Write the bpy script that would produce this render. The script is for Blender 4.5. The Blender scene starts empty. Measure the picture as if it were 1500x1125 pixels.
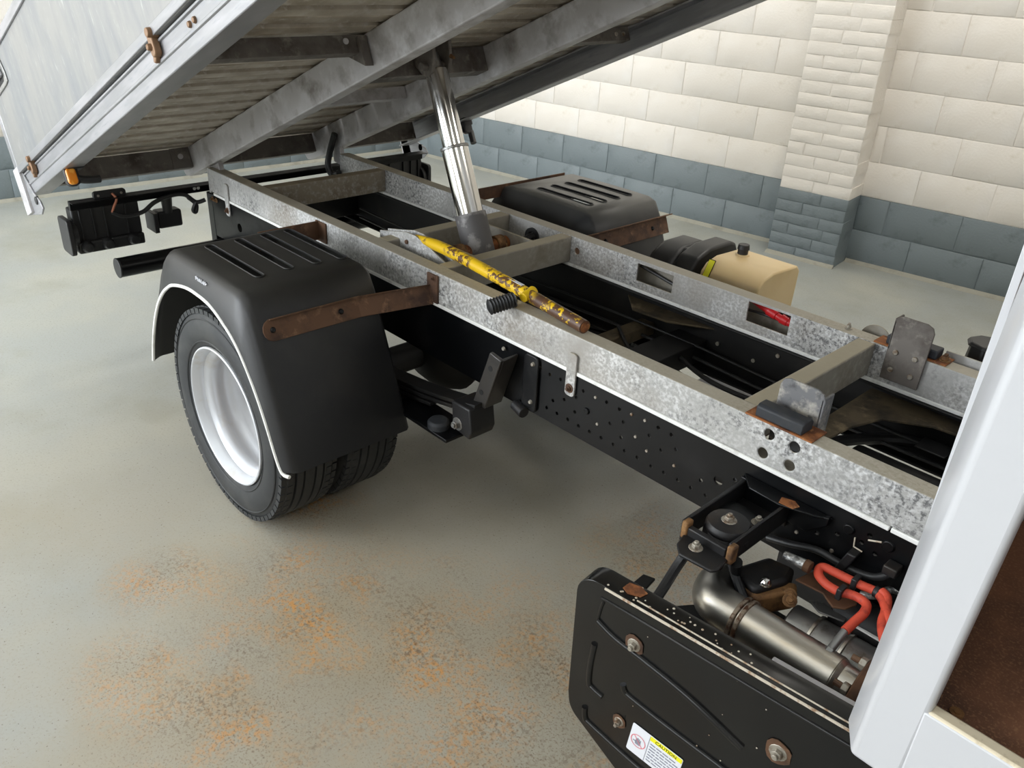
import bpy, bmesh, math, random
from mathutils import Matrix, Vector
random.seed(7)
S = bpy.context.scene
COL = S.collection

# ------------------------------------------------------------------ camera, world, lights, exposure
cam = bpy.data.objects.new('camera', bpy.data.cameras.new('camera'))
COL.objects.link(cam)
cam.matrix_world = Matrix(((0.682098, -0.370207, 0.630626, 2.345),
                           (0.729713, 0.288496, -0.619911, -1.917),
                           (0.047562, 0.883016, 0.466928, 1.8),
                           (0, 0, 0, 1)))
cam.data.sensor_width = 36.0
cam.data.lens = 29.0
cam.data.clip_start = 0.05
S.camera = cam
W = bpy.data.worlds.new('world'); S.world = W; W.use_nodes = True
W.node_tree.nodes['Background'].inputs[0].default_value = (0.80, 0.90, 1.0, 1)
W.node_tree.nodes['Background'].inputs[1].default_value = 0.6
S.view_settings.view_transform = 'Standard'
S.view_settings.look = 'None'
S.view_settings.gamma = 1.0
S.view_settings.use_curve_mapping = False
S.view_settings.exposure = -0.1

def area(name, loc, target, sx, sy, power, color):
    d = bpy.data.lights.new(name, 'AREA'); d.shape = 'RECTANGLE'; d.size = sx; d.size_y = sy
    d.energy = power; d.color = color
    o = bpy.data.objects.new(name, d); COL.objects.link(o); o.location = loc
    o.rotation_euler = (Vector(target) - Vector(loc)).to_track_quat('-Z', 'Y').to_euler()
    return o
# daylight through the open vehicle door near the back of the left wall, and the rows of ceiling tubes
area('door_daylight', (-2.75, -5.9, 1.85), (-2.6, 0, 0.9), 2.9, 3.3, 420, (0.90, 0.95, 1.0))
area('window_daylight', (1.5, -5.95, 2.3), (1.5, 0, 0.9), 2.8, 1.2, 70, (0.90, 0.95, 1.0))
for (lx, ly, pw_) in ((-2.6, -1.2, 24), (-2.6, 1.9, 30), (0.9, -2.6, 8), (0.9, 1.9, 42), (4.2, -2.6, 24), (4.2, 1.9, 40)):
    area('ceiling_lamp_light', (lx, ly, 3.68), (lx, ly, 0), 0.35, 1.5, pw_, (1.0, 0.95, 0.87))

# ------------------------------------------------------------------ helpers
def lin(r, g, b):
    f = lambda c: (c / 255 / 12.92) if c / 255 <= 0.04045 else ((c / 255 + 0.055) / 1.055) ** 2.4
    return (f(r), f(g), f(b), 1.0)

def pmat(name, base, layers=(), rough=0.5, metal=0.0, bump=None, dust=None, coat=0.0, trans=0.0, stretch=None, rvar=0.0, spec=0.5):
    """layers: (colour, scale, low, high, detail[, (cx,cy,cz,radius)]) noise patches laid over the base"""
    m = bpy.data.materials.new(name); m.use_nodes = True
    nt = m.node_tree; N = nt.nodes; L = nt.links; B = N['Principled BSDF']
    tc = N.new('ShaderNodeTexCoord'); co = tc.outputs['Object']
    if stretch:
        mp = N.new('ShaderNodeMapping'); mp.inputs['Scale'].default_value = stretch
        L.new(co, mp.inputs[0]); cs = mp.outputs[0]
    else:
        cs = co
    col = None
    rgb = N.new('ShaderNodeRGB'); rgb.outputs[0].default_value = base; col = rgb.outputs[0]
    first = None
    for k, ly in enumerate(layers):
        c, sc, lo, hi, det = ly[:5]; top = ly[7] if len(ly) > 7 else 1.0
        nz = N.new('ShaderNodeTexNoise'); nz.inputs['Scale'].default_value = sc; nz.inputs['Detail'].default_value = det
        nz.inputs['Roughness'].default_value = 0.62
        off = N.new('ShaderNodeVectorMath'); off.operation = 'ADD'; off.inputs[1].default_value = (3.1 * k, 1.7 * k, 5.3 * k)
        L.new(cs, off.inputs[0]); L.new(off.outputs[0], nz.inputs['Vector'])
        mr = N.new('ShaderNodeMapRange'); mr.inputs['From Min'].default_value = lo; mr.inputs['From Max'].default_value = hi
        mr.inputs['To Max'].default_value = top
        L.new(nz.outputs['Fac'], mr.inputs['Value']); fac = mr.outputs[0]
        if len(ly) > 6 and ly[6]:
            n2 = N.new('ShaderNodeTexNoise'); n2.inputs['Scale'].default_value = ly[6][0]; n2.inputs['Detail'].default_value = 5
            o2 = N.new('ShaderNodeVectorMath'); o2.operation = 'ADD'; o2.inputs[1].default_value = (7.7 * k, 2.3, 1.9 * k)
            L.new(cs, o2.inputs[0]); L.new(o2.outputs[0], n2.inputs['Vector'])
            r2 = N.new('ShaderNodeMapRange'); r2.inputs['From Min'].default_value = ly[6][1]; r2.inputs['From Max'].default_value = ly[6][2]
            L.new(n2.outputs['Fac'], r2.inputs['Value'])
            u2 = N.new('ShaderNodeMath'); u2.operation = 'MULTIPLY'; L.new(fac, u2.inputs[0]); L.new(r2.outputs[0], u2.inputs[1]); fac = u2.outputs[0]
        if len(ly) > 5 and ly[5]:
            tot = None
            for (cx, cy, cz, rad, *fr) in ly[5]:
                ds = N.new('ShaderNodeVectorMath'); ds.operation = 'DISTANCE'; ds.inputs[1].default_value = (cx, cy, cz)
                L.new(co, ds.inputs[0])
                m2 = N.new('ShaderNodeMapRange'); m2.inputs['From Min'].default_value = rad; m2.inputs['From Max'].default_value = rad * (fr[0] if fr else 0.2)
                L.new(ds.outputs['Value'], m2.inputs['Value'])
                if tot is None: tot = m2.outputs[0]
                else:
                    mx = N.new('ShaderNodeMath'); mx.operation = 'MAXIMUM'; L.new(tot, mx.inputs[0]); L.new(m2.outputs[0], mx.inputs[1]); tot = mx.outputs[0]
            mu = N.new('ShaderNodeMath'); mu.operation = 'MULTIPLY'; L.new(fac, mu.inputs[0]); L.new(tot, mu.inputs[1]); fac = mu.outputs[0]
        mix = N.new('ShaderNodeMix'); mix.data_type = 'RGBA'
        L.new(fac, mix.inputs['Factor']); L.new(col, mix.inputs[6]); mix.inputs[7].default_value = c
        col = mix.outputs[2]
        if first is None: first = fac
    if dust:
        g = N.new('ShaderNodeNewGeometry'); sx = N.new('ShaderNodeSeparateXYZ'); L.new(g.outputs['Normal'], sx.inputs[0])
        mr = N.new('ShaderNodeMapRange'); mr.inputs['From Min'].default_value = 0.55; mr.inputs['From Max'].default_value = 0.95
        mr.inputs['To Max'].default_value = dust[1]
        L.new(sx.outputs['Z'], mr.inputs['Value'])
        mix = N.new('ShaderNodeMix'); mix.data_type = 'RGBA'
        L.new(mr.outputs[0], mix.inputs['Factor']); L.new(col, mix.inputs[6]); mix.inputs[7].default_value = dust[0]
        col = mix.outputs[2]
        mm = N.new('ShaderNodeMapRange'); mm.inputs['To Min'].default_value = metal; mm.inputs['To Max'].default_value = metal * 0.2
        L.new(mr.outputs[0], mm.inputs['Value']); L.new(mm.outputs[0], B.inputs['Metallic'])
    else:
        B.inputs['Metallic'].default_value = metal
    L.new(col, B.inputs['Base Color']); B.inputs['Specular IOR Level'].default_value = spec
    B.inputs['Roughness'].default_value = rough
    if rvar and first is not None:
        mr = N.new('ShaderNodeMapRange'); mr.inputs['To Min'].default_value = rough; mr.inputs['To Max'].default_value = min(1, rough + rvar)
        L.new(first, mr.inputs['Value']); L.new(mr.outputs[0], B.inputs['Roughness'])
    if coat: B.inputs['Coat Weight'].default_value = coat; B.inputs['Coat Roughness'].default_value = 0.15
    if trans: B.inputs['Subsurface Weight'].default_value = trans; B.inputs['Subsurface Radius'].default_value = (0.06, 0.04, 0.02)
    if bump:
        nz = N.new('ShaderNodeTexNoise'); nz.inputs['Scale'].default_value = bump[0]; nz.inputs['Detail'].default_value = 6
        L.new(cs, nz.inputs['Vector'])
        bp = N.new('ShaderNodeBump'); bp.inputs['Strength'].default_value = bump[1]; bp.inputs['Distance'].default_value = bump[2] if len(bump) > 2 else 0.004
        L.new(nz.outputs['Fac'], bp.inputs['Height']); L.new(bp.outputs[0], B.inputs['Normal'])
    return m

M = {}
DUST = lin(150, 136, 112)
M['galv'] = pmat('galvanised steel', lin(172, 171, 168), [(lin(226, 226, 225), 105, .44, .60, 7, None, (5, .34, .58), .9), (lin(92, 92, 93), 110, .48, .62, 7, None, (4.5, .42, .62), .9), (lin(142, 132, 118), 2.5, .54, .74, 4, None, None, .7)], .5, .2, (90, .10, .0015), (lin(172, 163, 142), .8), rvar=.15)
M['galv_dull'] = pmat('dull dusty galvanised steel', lin(146, 141, 130), [(lin(172, 167, 155), 50, .46, .66, 6, None, (5, .4, .62), .8), (lin(112, 103, 86), 9, .5, .72, 6, None, None, .8)], .62, .15, (70, .12, .002), (lin(168, 158, 134), .85))
M['galv_brown'] = pmat('rust dusted galvanised steel', lin(138, 128, 112), [(lin(98, 78, 56), 6, .48, .72, 6, None, None, .8), (lin(166, 162, 152), 50, .50, .68, 6)], .62, .15, (70, .12, .002), (lin(140, 126, 102), .8))
M['bed_steel'] = pmat('weathered bed steel', lin(190, 188, 189), [(lin(222, 222, 225), 12, .48, .68, 7, None, (3, .4, .6), .9), (lin(138, 132, 128), 9, .50, .72, 6)], .5, .15, (60, .08, .002))
M['bed_dark'] = pmat('dark dirty bed steel', lin(112, 106, 100), [(lin(74, 66, 60), 7, .46, .66, 6), (lin(140, 134, 126), 26, .54, .72, 6)], .6, .15, (60, .1, .002))
M['alu'] = pmat('bright aluminium', lin(152, 152, 154), [(lin(170, 169, 172), 5, .45, .6, 4), (lin(146, 148, 154), 30, .56, .7, 6)], .42, .5, (80, .05, .001), stretch=(.4, 1, 3))
M['alu_panel'] = pmat('hazy aluminium sheet', lin(148, 147, 145), [(lin(132, 134, 136), 3.5, .44, .66, 6), (lin(178, 177, 175), 26, .60, .72, 8)], .46, .45, None, stretch=(2.2, 1, .5), rvar=.12)
M['alu_deck'] = pmat('dirty aluminium deck', lin(206, 197, 182), [(lin(158, 145, 126), 4, .45, .70, 5), (lin(206, 200, 192), 30, .54, .7, 5)], .42, .35)
M['black_steel'] = pmat('black painted steel', lin(7, 8, 10), [(lin(18, 17, 17), 7, .52, .74, 6)], .32, 0, (30, .05, .002), rvar=.2, spec=.32)
M['black_gloss'] = pmat('glossy black guard paint', lin(19, 19, 19), [(lin(30, 29, 27), 5, .5, .75, 6)], .16, 0, (60, .02, .001), rvar=.08)
M['guide'] = pmat('scuffed guide plate', lin(112, 112, 114), [(lin(196, 190, 178), 9, .54, .66, 7), (lin(82, 82, 84), 40, .5, .66, 6)], .55, .15, (70, .1, .001))
M['sheen_black'] = pmat('sheen black bracket', lin(58, 55, 52), [(lin(36, 34, 33), 8, .48, .7, 6)], .38, .1)  # black lifted to grey: light reflected off the hanger is put into the colour
M['black_dirty'] = pmat('dusty black steel', lin(15, 14, 14), [(lin(40, 35, 29), 6, .54, .76, 6)], .6, 0, (30, .1, .002))
M['tan_dirt'] = pmat('dust caked steel', lin(88, 76, 56), [(lin(44, 38, 30), 8, .48, .66, 6), (lin(124, 108, 82), 18, .56, .7, 5)], .8)
M['black_plastic'] = pmat('black moulded plastic', lin(34, 34, 35), [(lin(46, 45, 43), 3, .5, .75, 5)], .46, 0, (420, .10, .0006))
M['far_plastic'] = pmat('dusty black plastic', lin(40, 41, 43), [(lin(58, 57, 55), 3, .5, .75, 5)], .42, 0, (420, .10, .0006), (lin(100, 99, 94), .75))
M['near_plastic'] = pmat('black mudguard plastic', lin(29, 29, 30), [(lin(46, 45, 43), 3, .5, .75, 5)], .44, 0, (420, .10, .0006), (lin(52, 51, 47), .5))
M['black_cast'] = pmat('black casting', lin(26, 25, 26), [(lin(48, 40, 32), 14, .54, .7, 5)], .5, .1, (80, .2, .002))
M['rubber'] = pmat('tyre rubber', lin(38, 40, 42), [(lin(60, 61, 60), 7, .5, .72, 6)], .62, 0, (120, .12, .001))
M['rubber_block'] = pmat('rubber buffer', lin(40, 43, 48), [(lin(58, 58, 58), 12, .5, .7, 4)], .6)
M['rim'] = pmat('silver wheel paint', lin(214, 217, 222), [(lin(196, 190, 180), 7, .55, .75, 5)], .36, .25)
M['hub_dirty'] = pmat('dirty hub metal', lin(150, 140, 128), [(lin(110, 78, 56), 16, .5, .64, 5)], .6, .2)
M['rust'] = pmat('brown rusted steel', lin(98, 70, 50), [(lin(64, 44, 34), 12, .46, .64, 6), (lin(132, 100, 74), 22, .56, .7, 6)], .68, .1, (70, .25, .002), (lin(110, 84, 62), .5))
M['rust_orange'] = pmat('orange rust', lin(150, 92, 48), [(lin(98, 56, 30), 26, .46, .6, 6), (lin(190, 134, 84), 34, .58, .7, 5)], .8, 0, (90, .3, .002))
M['rust_brown'] = pmat('dark rusted sheet', lin(92, 62, 40), [(lin(64, 42, 28), 16, .48, .66, 6)], .82, 0, (90, .2, .002))
M['tan_rust'] = pmat('rusty casting', lin(128, 92, 54), [(lin(74, 50, 30), 24, .46, .62, 6), (lin(164, 126, 80), 40, .56, .7, 5)], .72, .1, (90, .3, .003))
M['chrome'] = pmat('polished ram steel', lin(214, 212, 208), [], .13, 1.0)
M['ram_grey'] = pmat('worn ram base', lin(98, 96, 96), [(lin(150, 148, 146), 16, .54, .64, 6), (lin(122, 80, 52), 12, .60, .7, 5)], .6, .2, (60, .2, .002))
M['stainless'] = pmat('stainless exhaust', lin(204, 200, 192), [(lin(182, 170, 148), 4, .5, .72, 5)], .36, 1.0, (160, .03, .001), stretch=(1, 6, 6))
M['weld'] = pmat('heat stained weld', lin(150, 136, 120), [(lin(92, 64, 48), 60, .46, .58, 4)], .5, .7, (120, .5, .003))
M['dull_metal'] = pmat('dull zinc metal', lin(160, 160, 158), [(lin(120, 112, 102), 20, .52, .68, 5)], .42, .8)
M['bolt'] = pmat('worn bolt metal', lin(166, 160, 148), [(lin(116, 92, 70), 40, .5, .65, 4)], .5, .5)
M['brass'] = pmat('copper brown latch', lin(140, 110, 84), [(lin(88, 68, 54), 30, .5, .66, 5)], .48, .45)
M['yellow'] = pmat('chipped yellow paint', lin(232, 190, 24), [(lin(98, 66, 40), 60, .49, .52, 6, None, (9, .42, .52)), (lin(84, 58, 42), 30, .40, .43, 8, [(1.0, -0.32, 0.9, .24, .85)])], .45, 0, (60, .1, .002))
M['yellow_plain'] = pmat('yellow paint', lin(236, 196, 30), [], .4)
M['white_packing'] = pmat('white packing strip', lin(236, 236, 232), [(lin(206, 204, 198), 20, .55, .7, 4)], .5)
M['white_paint'] = pmat('white vehicle paint', lin(208, 209, 213), [], .3, 0, None, coat=.4)
M['cream_edge'] = pmat('lit cream edge', lin(222, 210, 184), [(lin(180, 164, 134), 30, .55, .7, 5)], .5)  # light on the white sill's top edge, painted in as cream
M['plywood'] = pmat('brown mesh plywood', lin(124, 84, 60), [(lin(82, 56, 42), 3.5, .44, .62, 5), (lin(150, 112, 80), 230, .52, .66, 2, None, None, .6)], .7, 0, (120, .2, .002))
M['tank'] = pmat('cream translucent plastic', lin(222, 196, 148), [(lin(210, 180, 126), 3, .45, .7, 3)], .38, 0, None, trans=.15)
M['red_hose'] = pmat('orange red sleeve', lin(206, 76, 52), [(lin(168, 56, 40), 40, .52, .7, 4)], .6, 0, (140, .25, .002))
M['red'] = pmat('red terminal boot', lin(206, 34, 40), [], .4)
M['amber'] = pmat('amber lens', lin(238, 140, 28), [(lin(255, 176, 60), 40, .5, .6, 2)], .22, 0, (90, .3, .003), coat=.5)
M['copper_wire'] = pmat('copper wire', lin(170, 104, 74), [], .5)
M['foil'] = pmat('foil sleeve', lin(206, 206, 204), [(lin(120, 120, 120), 60, .5, .62, 3)], .3, .8, (180, .6, .003))
M['label_white'] = pmat('label paper', lin(232, 234, 240), [], .4)
M['label_yellow'] = pmat('label yellow', lin(244, 238, 40), [], .4)
M['label_grey'] = pmat('label print', lin(140, 142, 156), [], .5)
M['label_red'] = pmat('label red', lin(226, 130, 140), [], .5)
M['chip'] = pmat('bare paint chip', lin(200, 190, 172), [(lin(150, 120, 92), 60, .5, .65, 3)], .6)
M['grey_case'] = pmat('grey plastic case', lin(150, 152, 158), [], .5)
WALLW = lin(235, 229, 220); WALLG = lin(120, 130, 134)
M['wall_white'] = pmat('white wall paint', WALLW, [(lin(240, 236, 230), 2, .45, .65, 3), (lin(220, 212, 198), 9, .62, .76, 6)], .55, 0, (70, .42, .005))
M['wall_grey'] = pmat('blue grey wall paint', WALLG, [(lin(122, 133, 137), 2, .45, .65, 3), (lin(100, 110, 113), 9, .58, .74, 6)], .5, 0, (70, .42, .005))
M['ceiling'] = pmat('ceiling paint', lin(225, 225, 222), [], .8)
STN = [(0.6, -1.05, 0, .5), (.75, -1.4, 0, .35), (1.25, -.75, 0, .6), (.95, -.85, 0, .5), (1.45, -1.0, 0, .5), (1.3, -.35, 0, .4), (.5, -1.5, 0, .2), (.15, -.75, 0, .25), (.2, -1.3, 0, .2), (.85, -1.35, 0, .35), (1.2, .05, 0, .4)]
M['floor'] = pmat('painted concrete', lin(164, 168, 165), [
    (lin(176, 177, 168), .9, .44, .62, 4), (lin(152, 153, 143), 2.2, .50, .76, 8), (lin(150, 148, 136), 110, .52, .72, 4, None, None, .7),
    (lin(176, 162, 136), 1.1, .20, .55, 6, [(.8, -1.3, 0, 2.4, .1)], None, .7), (lin(160, 146, 120), 2.4, .34, .70, 9, STN, None, .7), (lin(208, 148, 76), 60, .44, .58, 7, STN, (6, .42, .68), .85), (lin(100, 78, 56), 70, .50, .60, 7, STN, (5, .46, .70), .75), (lin(110, 86, 60), 160, .55, .62, 3, STN, None, .6),
    (lin(96, 84, 66), 130, .66, .70, 2, None, None, .7)], .42, 0, (40, .06, .003), rvar=.1)

class MB:
    def __init__(s): s.v = []; s.f = []
    def add(s, vs, fs):
        n = len(s.v); s.v += [tuple(p) for p in vs]; s.f += [tuple(i + n for i in f) for f in fs]; return s
    def box(s, x0, x1, y0, y1, z0, z1, mtx=None):
        vs = [Vector(p) for p in ((x0,y0,z0),(x1,y0,z0),(x1,y1,z0),(x0,y1,z0),(x0,y0,z1),(x1,y0,z1),(x1,y1,z1),(x0,y1,z1))]
        if mtx: vs = [mtx @ p for p in vs]
        return s.add(vs, ((0,3,2,1),(4,5,6,7),(0,1,5,4),(1,2,6,5),(2,3,7,6),(3,0,4,7)))
    def prism(s, poly, axis, a, b, mtx=None):
        def P(p, t):
            q = {'x': (t, p[0], p[1]), 'y': (p[0], t, p[1]), 'z': (p[0], p[1], t)}[axis]
            return mtx @ Vector(q) if mtx else q
        n = len(poly)
        vs = [P(p, a) for p in poly] + [P(p, b) for p in poly]
        fs = [tuple(range(n))[::-1], tuple(range(n, 2 * n))] + [(i, (i + 1) % n, n + (i + 1) % n, n + i) for i in range(n)]
        return s.add(vs, fs)
    def cyl(s, p0, p1, r0, r1=None, n=16, cap=True):
        r1 = r0 if r1 is None else r1
        p0 = Vector(p0); p1 = Vector(p1); d = (p1 - p0).normalized()
        a = d.orthogonal().normalized(); b = d.cross(a)
        vs = []
        for p, r in ((p0, r0), (p1, r1)):
            for i in range(n):
                t = 2 * math.pi * i / n; vs.append(p + a * math.cos(t) * r + b * math.sin(t) * r)
        fs = [(i, (i + 1) % n, n + (i + 1) % n, n + i) for i in range(n)]
        if cap: fs += [tuple(range(n))[::-1], tuple(range(n, 2 * n))]
        return s.add(vs, fs)
    def tube(s, path, r, n=10, res=5):
        P = [Vector(p) for p in path]
        if res > 1 and len(P) > 2:                     # Catmull-Rom
            Q = []
            for i in range(len(P) - 1):
                a = P[max(i - 1, 0)]; b = P[i]; c = P[i + 1]; d = P[min(i + 2, len(P) - 1)]
                for k in range(res):
                    t = k / res
                    Q.append(0.5 * ((2 * b) + (c - a) * t + (2 * a - 5 * b + 4 * c - d) * t * t + (3 * b - a - 3 * c + d) * t ** 3))
            Q.append(P[-1]); P = Q
        vs = []; up = None; m = len(P)
        for i, p in enumerate(P):
            d = (P[min(i + 1, m - 1)] - P[max(i - 1, 0)]).normalized()
            if up is None: up = d.orthogonal().normalized()
            up = (up - d * up.dot(d)).normalized(); b = d.cross(up)
            rr = r(i / (m - 1)) if callable(r) else r
            for k in range(n):
                t = 2 * math.pi * k / n; vs.append(p + up * math.cos(t) * rr + b * math.sin(t) * rr)
        fs = [(i * n + k, i * n + (k + 1) % n, (i + 1) * n + (k + 1) % n, (i + 1) * n + k) for i in range(m - 1) for k in range(n)]
        fs += [tuple(range(n))[::-1], tuple(range((m - 1) * n, m * n))]
        return s.add(vs, fs)
    def lathe(s, prof, c, n=48, axis='y', closed=False, cap=False):
        """prof: (radius, height along axis)"""
        vs = []
        for (r, h) in prof:
            for i in range(n):
                t = 2 * math.pi * i / n; a = r * math.cos(t); b = r * math.sin(t)
                vs.append({'y': (c[0] + a, c[1] + h, c[2] + b), 'z': (c[0] + a, c[1] + b, c[2] + h), 'x': (c[0] + h, c[1] + a, c[2] + b)}[axis])
        m = len(prof); fs = []
        for j in range(m if closed else m - 1):
            k = (j + 1) % m
            fs += [(j * n + i, j * n + (i + 1) % n, k * n + (i + 1) % n, k * n + i) for i in range(n)]
        if cap and not closed:
            if prof[0][0] > 1e-6: fs.append(tuple(range(n)))
            if prof[-1][0] > 1e-6: fs.append(tuple(range((m - 1) * n, m * n)))
        return s.add(vs, fs)

def build(name, mb, mat, parent=None, bevel=0.0, seg=2, smooth=35, label=None, solid=0.0, cut=None, subd=0):
    me = bpy.data.meshes.new(name); me.from_pydata([tuple(p) for p in mb.v], [], mb.f)
    bm = bmesh.new(); bm.from_mesh(me); bmesh.ops.remove_doubles(bm, verts=bm.verts, dist=1e-6)
    bmesh.ops.recalc_face_normals(bm, faces=bm.faces); bm.to_mesh(me); bm.free()
    o = bpy.data.objects.new(name, me); COL.objects.link(o)
    if solid:
        md = o.modifiers.new('solid', 'SOLIDIFY'); md.thickness = solid; md.offset = 0
    if cut is not None:
        cme = bpy.data.meshes.new('cutter'); cme.from_pydata([tuple(p) for p in cut.v], [], cut.f)
        cb = bmesh.new(); cb.from_mesh(cme); bmesh.ops.recalc_face_normals(cb, faces=cb.faces); cb.to_mesh(cme); cb.free()
        co = bpy.data.objects.new('cutter', cme); COL.objects.link(co)
        md = o.modifiers.new('cut', 'BOOLEAN'); md.object = co; md.operation = 'DIFFERENCE'; md.solver = 'EXACT'
        dg = bpy.context.evaluated_depsgraph_get()
        nm = bpy.data.meshes.new_from_object(o.evaluated_get(dg)); o.modifiers.clear(); o.data = nm; nm.name = name
        bpy.data.objects.remove(co); me = nm
    me.materials.clear(); me.materials.append(mat)
    if smooth:
        for p in me.polygons: p.use_smooth = True
        me.set_sharp_from_angle(angle=math.radians(smooth))
    if bevel:
        md = o.modifiers.new('bevel', 'BEVEL'); md.width = bevel; md.segments = seg; md.limit_method = 'ANGLE'; md.angle_limit = math.radians(30)
        md.harden_normals = False
    if subd:
        md = o.modifiers.new('sub', 'SUBSURF'); md.levels = subd; md.render_levels = subd
    if parent: o.parent = parent
    if label: o['label'] = label
    return o

def empty(name, parent=None, loc=(0, 0, 0), rot=(0, 0, 0)):
    o = bpy.data.objects.new(name, None); COL.objects.link(o); o.location = loc; o.rotation_euler = rot
    o.empty_display_size = .1
    if parent: o.parent = parent
    return o

def B(name, dims, mat, parent, bevel=.003, **k):
    return build(name, MB().box(*dims), mat, parent, bevel, **k)

def rrect(cx, cy, w, h, r, n=5):
    pts = []
    for (sx, sy, a0) in ((1, 1, 0), (-1, 1, 90), (-1, -1, 180), (1, -1, 270)):
        for i in range(n + 1):
            a = math.radians(a0 + 90 * i / n)
            pts.append((cx + sx * (w / 2 - r) + r * math.cos(a), cy + sy * (h / 2 - r) + r * math.sin(a)))
    return pts

def hexbolt(parent, c, d, r=.011, h=.01, mat='bolt', name='bolt', washer=True):
    c = Vector(c); d = Vector(d).normalized()
    mb = MB()
    if washer: mb.cyl(c, c + d * .0025, r * 1.6, n=14)
    mb.cyl(c + d * (.0025 if washer else 0), c + d * h, r, n=6)
    mb.cyl(c + d * h, c + d * (h + .006), r * .55, n=10)
    return build(name, mb, M[mat], parent, .001, 1)

def struct(o, label=None):
    o['kind'] = 'structure'
    if label: o['label'] = label
    return o

# ------------------------------------------------------------------ the setting
YW = math.radians(7.4)
TX = Vector((math.cos(YW), math.sin(YW), 0)); NX = Vector((-math.sin(YW), math.cos(YW), 0))
WD = 3.52                                   # right wall plane: NX . p = WD
def wallm(base_s, base_d):                  # local (s, depth, z) -> world; depth grows into the wall
    m = Matrix(((TX.x, NX.x, 0, TX.x * base_s + NX.x * base_d), (TX.y, NX.y, 0, TX.y * base_s + NX.y * base_d), (0, 0, 1, 0), (0, 0, 0, 1)))
    return m
XB = -4.39                                  # back wall
floor = struct(build('floor', MB().box(-4.6, 9.5, -6.4, 5.4, -.12, 0), M['floor']), 'grey-green painted concrete floor with orange rust stains')
ceil = struct(build('ceiling', MB().box(-4.6, 9.5, -6.4, 5.4, 3.75, 3.85), M['ceiling']), 'plain white ceiling above the workshop')
CH = .2265

def block_mesh(name, l, h, d, mat, seed, dep=.0032, jit=.0016):
    """one painted block: softly pillowed face, rounded arrises, its own uneven relief"""
    r = random.Random(seed)
    mb = MB(); nx, nz = 6, 4
    e = .005
    xs = [0, e] + [e + (l - 2 * e) * i / (nx - 2) for i in range(1, nx - 2)] + [l - e, l]
    zs = [0, e] + [e + (h - 2 * e) * i / (nz - 2) for i in range(1, nz - 2)] + [h - e, h]
    g = {}
    vs = []
    for j, z in enumerate(zs):
        for i, x in enumerate(xs):
            edge = i in (0, len(xs) - 1) or j in (0, len(zs) - 1)
            y = (dep if edge else 0) + r.uniform(-.0012, .0012)
            g[i, j] = len(vs); vs.append((x + r.uniform(-jit, jit), y, z + r.uniform(-jit, jit)))
    fs = [(g[i, j], g[i + 1, j], g[i + 1, j + 1], g[i, j + 1]) for j in range(len(zs) - 1) for i in range(len(xs) - 1)]
    n = len(vs)
    vs += [(0, d, 0), (l, d, 0), (l, d, h), (0, d, h)]
    X = len(xs) - 1; Z = len(zs) - 1
    fs += [tuple([g[i, 0] for i in range(X, -1, -1)] + [n, n + 1]), tuple([g[i, Z] for i in range(X + 1)] + [n + 2, n + 3]),
           tuple([g[0, j] for j in range(Z + 1)] + [n + 3, n]), tuple([g[X, j] for j in range(Z, -1, -1)] + [n + 1, n + 2]), (n, n + 3, n + 2, n + 1)]
    me = bpy.data.meshes.new(name); me.from_pydata(vs, [], fs)
    bm = bmesh.new(); bm.from_mesh(me); bmesh.ops.recalc_face_normals(bm, faces=bm.faces); bm.to_mesh(me); bm.free()
    me.materials.append(mat)
    for p in me.polygons: p.use_smooth = True
    me.set_sharp_from_angle(angle=math.radians(60))
    return me

MESHES = {}
def place_block(name, l, h, d, mat, parent, mtx):
    v = random.randrange(5)
    key = (round(l, 2), round(h, 3), d, mat.name, v)
    if key not in MESHES: MESHES[key] = block_mesh(name, round(l, 2), h, d, mat, hash((key[0], key[1], v)) & 0xffff, .0032 if h > .1 else .0024)
    o = bpy.data.objects.new(name, MESHES[key]); COL.objects.link(o); o.parent = parent; o.matrix_local = mtx
    return o

GAP = .0045
def wall_blocks(parent, s0, s1, base, courses, phases, skip=None, mats=('wall_grey', 'wall_white')):
    for c in range(courses):
        mat = M[mats[0]] if c < 2 else M[mats[1]]
        ph = phases[c % len(phases)]
        k = math.floor((s0 - ph) / .442)
        while True:
            a = max(ph + k * .442, s0); b = min(ph + (k + 1) * .442, s1); k += 1
            if a >= s1: break
            if b - a < .03: continue
            if skip and a > skip[0] - .3 and b < skip[1] + .3:
                if b <= skip[0] + .02 or a >= skip[1] - .02: pass
                elif a < skip[0]: b = skip[0]
                elif b > skip[1]: a = skip[1]
                else: continue
            elif skip and a < skip[0] < b: b = skip[0]
            if b - a < .03: continue
            place_block('block', b - a - GAP, CH - GAP, .05, mat, parent, base @ Matrix.Translation((a + GAP / 2, -.006, c * CH + (GAP / 2 if c else 0))))

# right wall: mortar backing in the two paint colours, then each block
def wall_back(mb, s0, s1, z0, z1, base, d0=0.0, d1=.2): return mb.box(s0, s1, d0, d1, z0, z1, base)
bR = wallm(0, WD)
wr = struct(build('wall_right', wall_back(MB(), -4.35, 9.6, 2 * CH, 3.75, bR), M['wall_white'], smooth=0), 'white painted blockwork wall with a blue-grey painted base band')
build('painted_base', wall_back(MB(), -4.35, 9.6, 0, 2 * CH, bR), M['wall_grey'], wr, smooth=0)
wall_blocks(wr, -4.3, 2.2, bR, 9, (-.046, -.23, -.10, -.361, -.086, -.295, -.06, -.28, -.07), skip=(-.015, .456))
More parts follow.
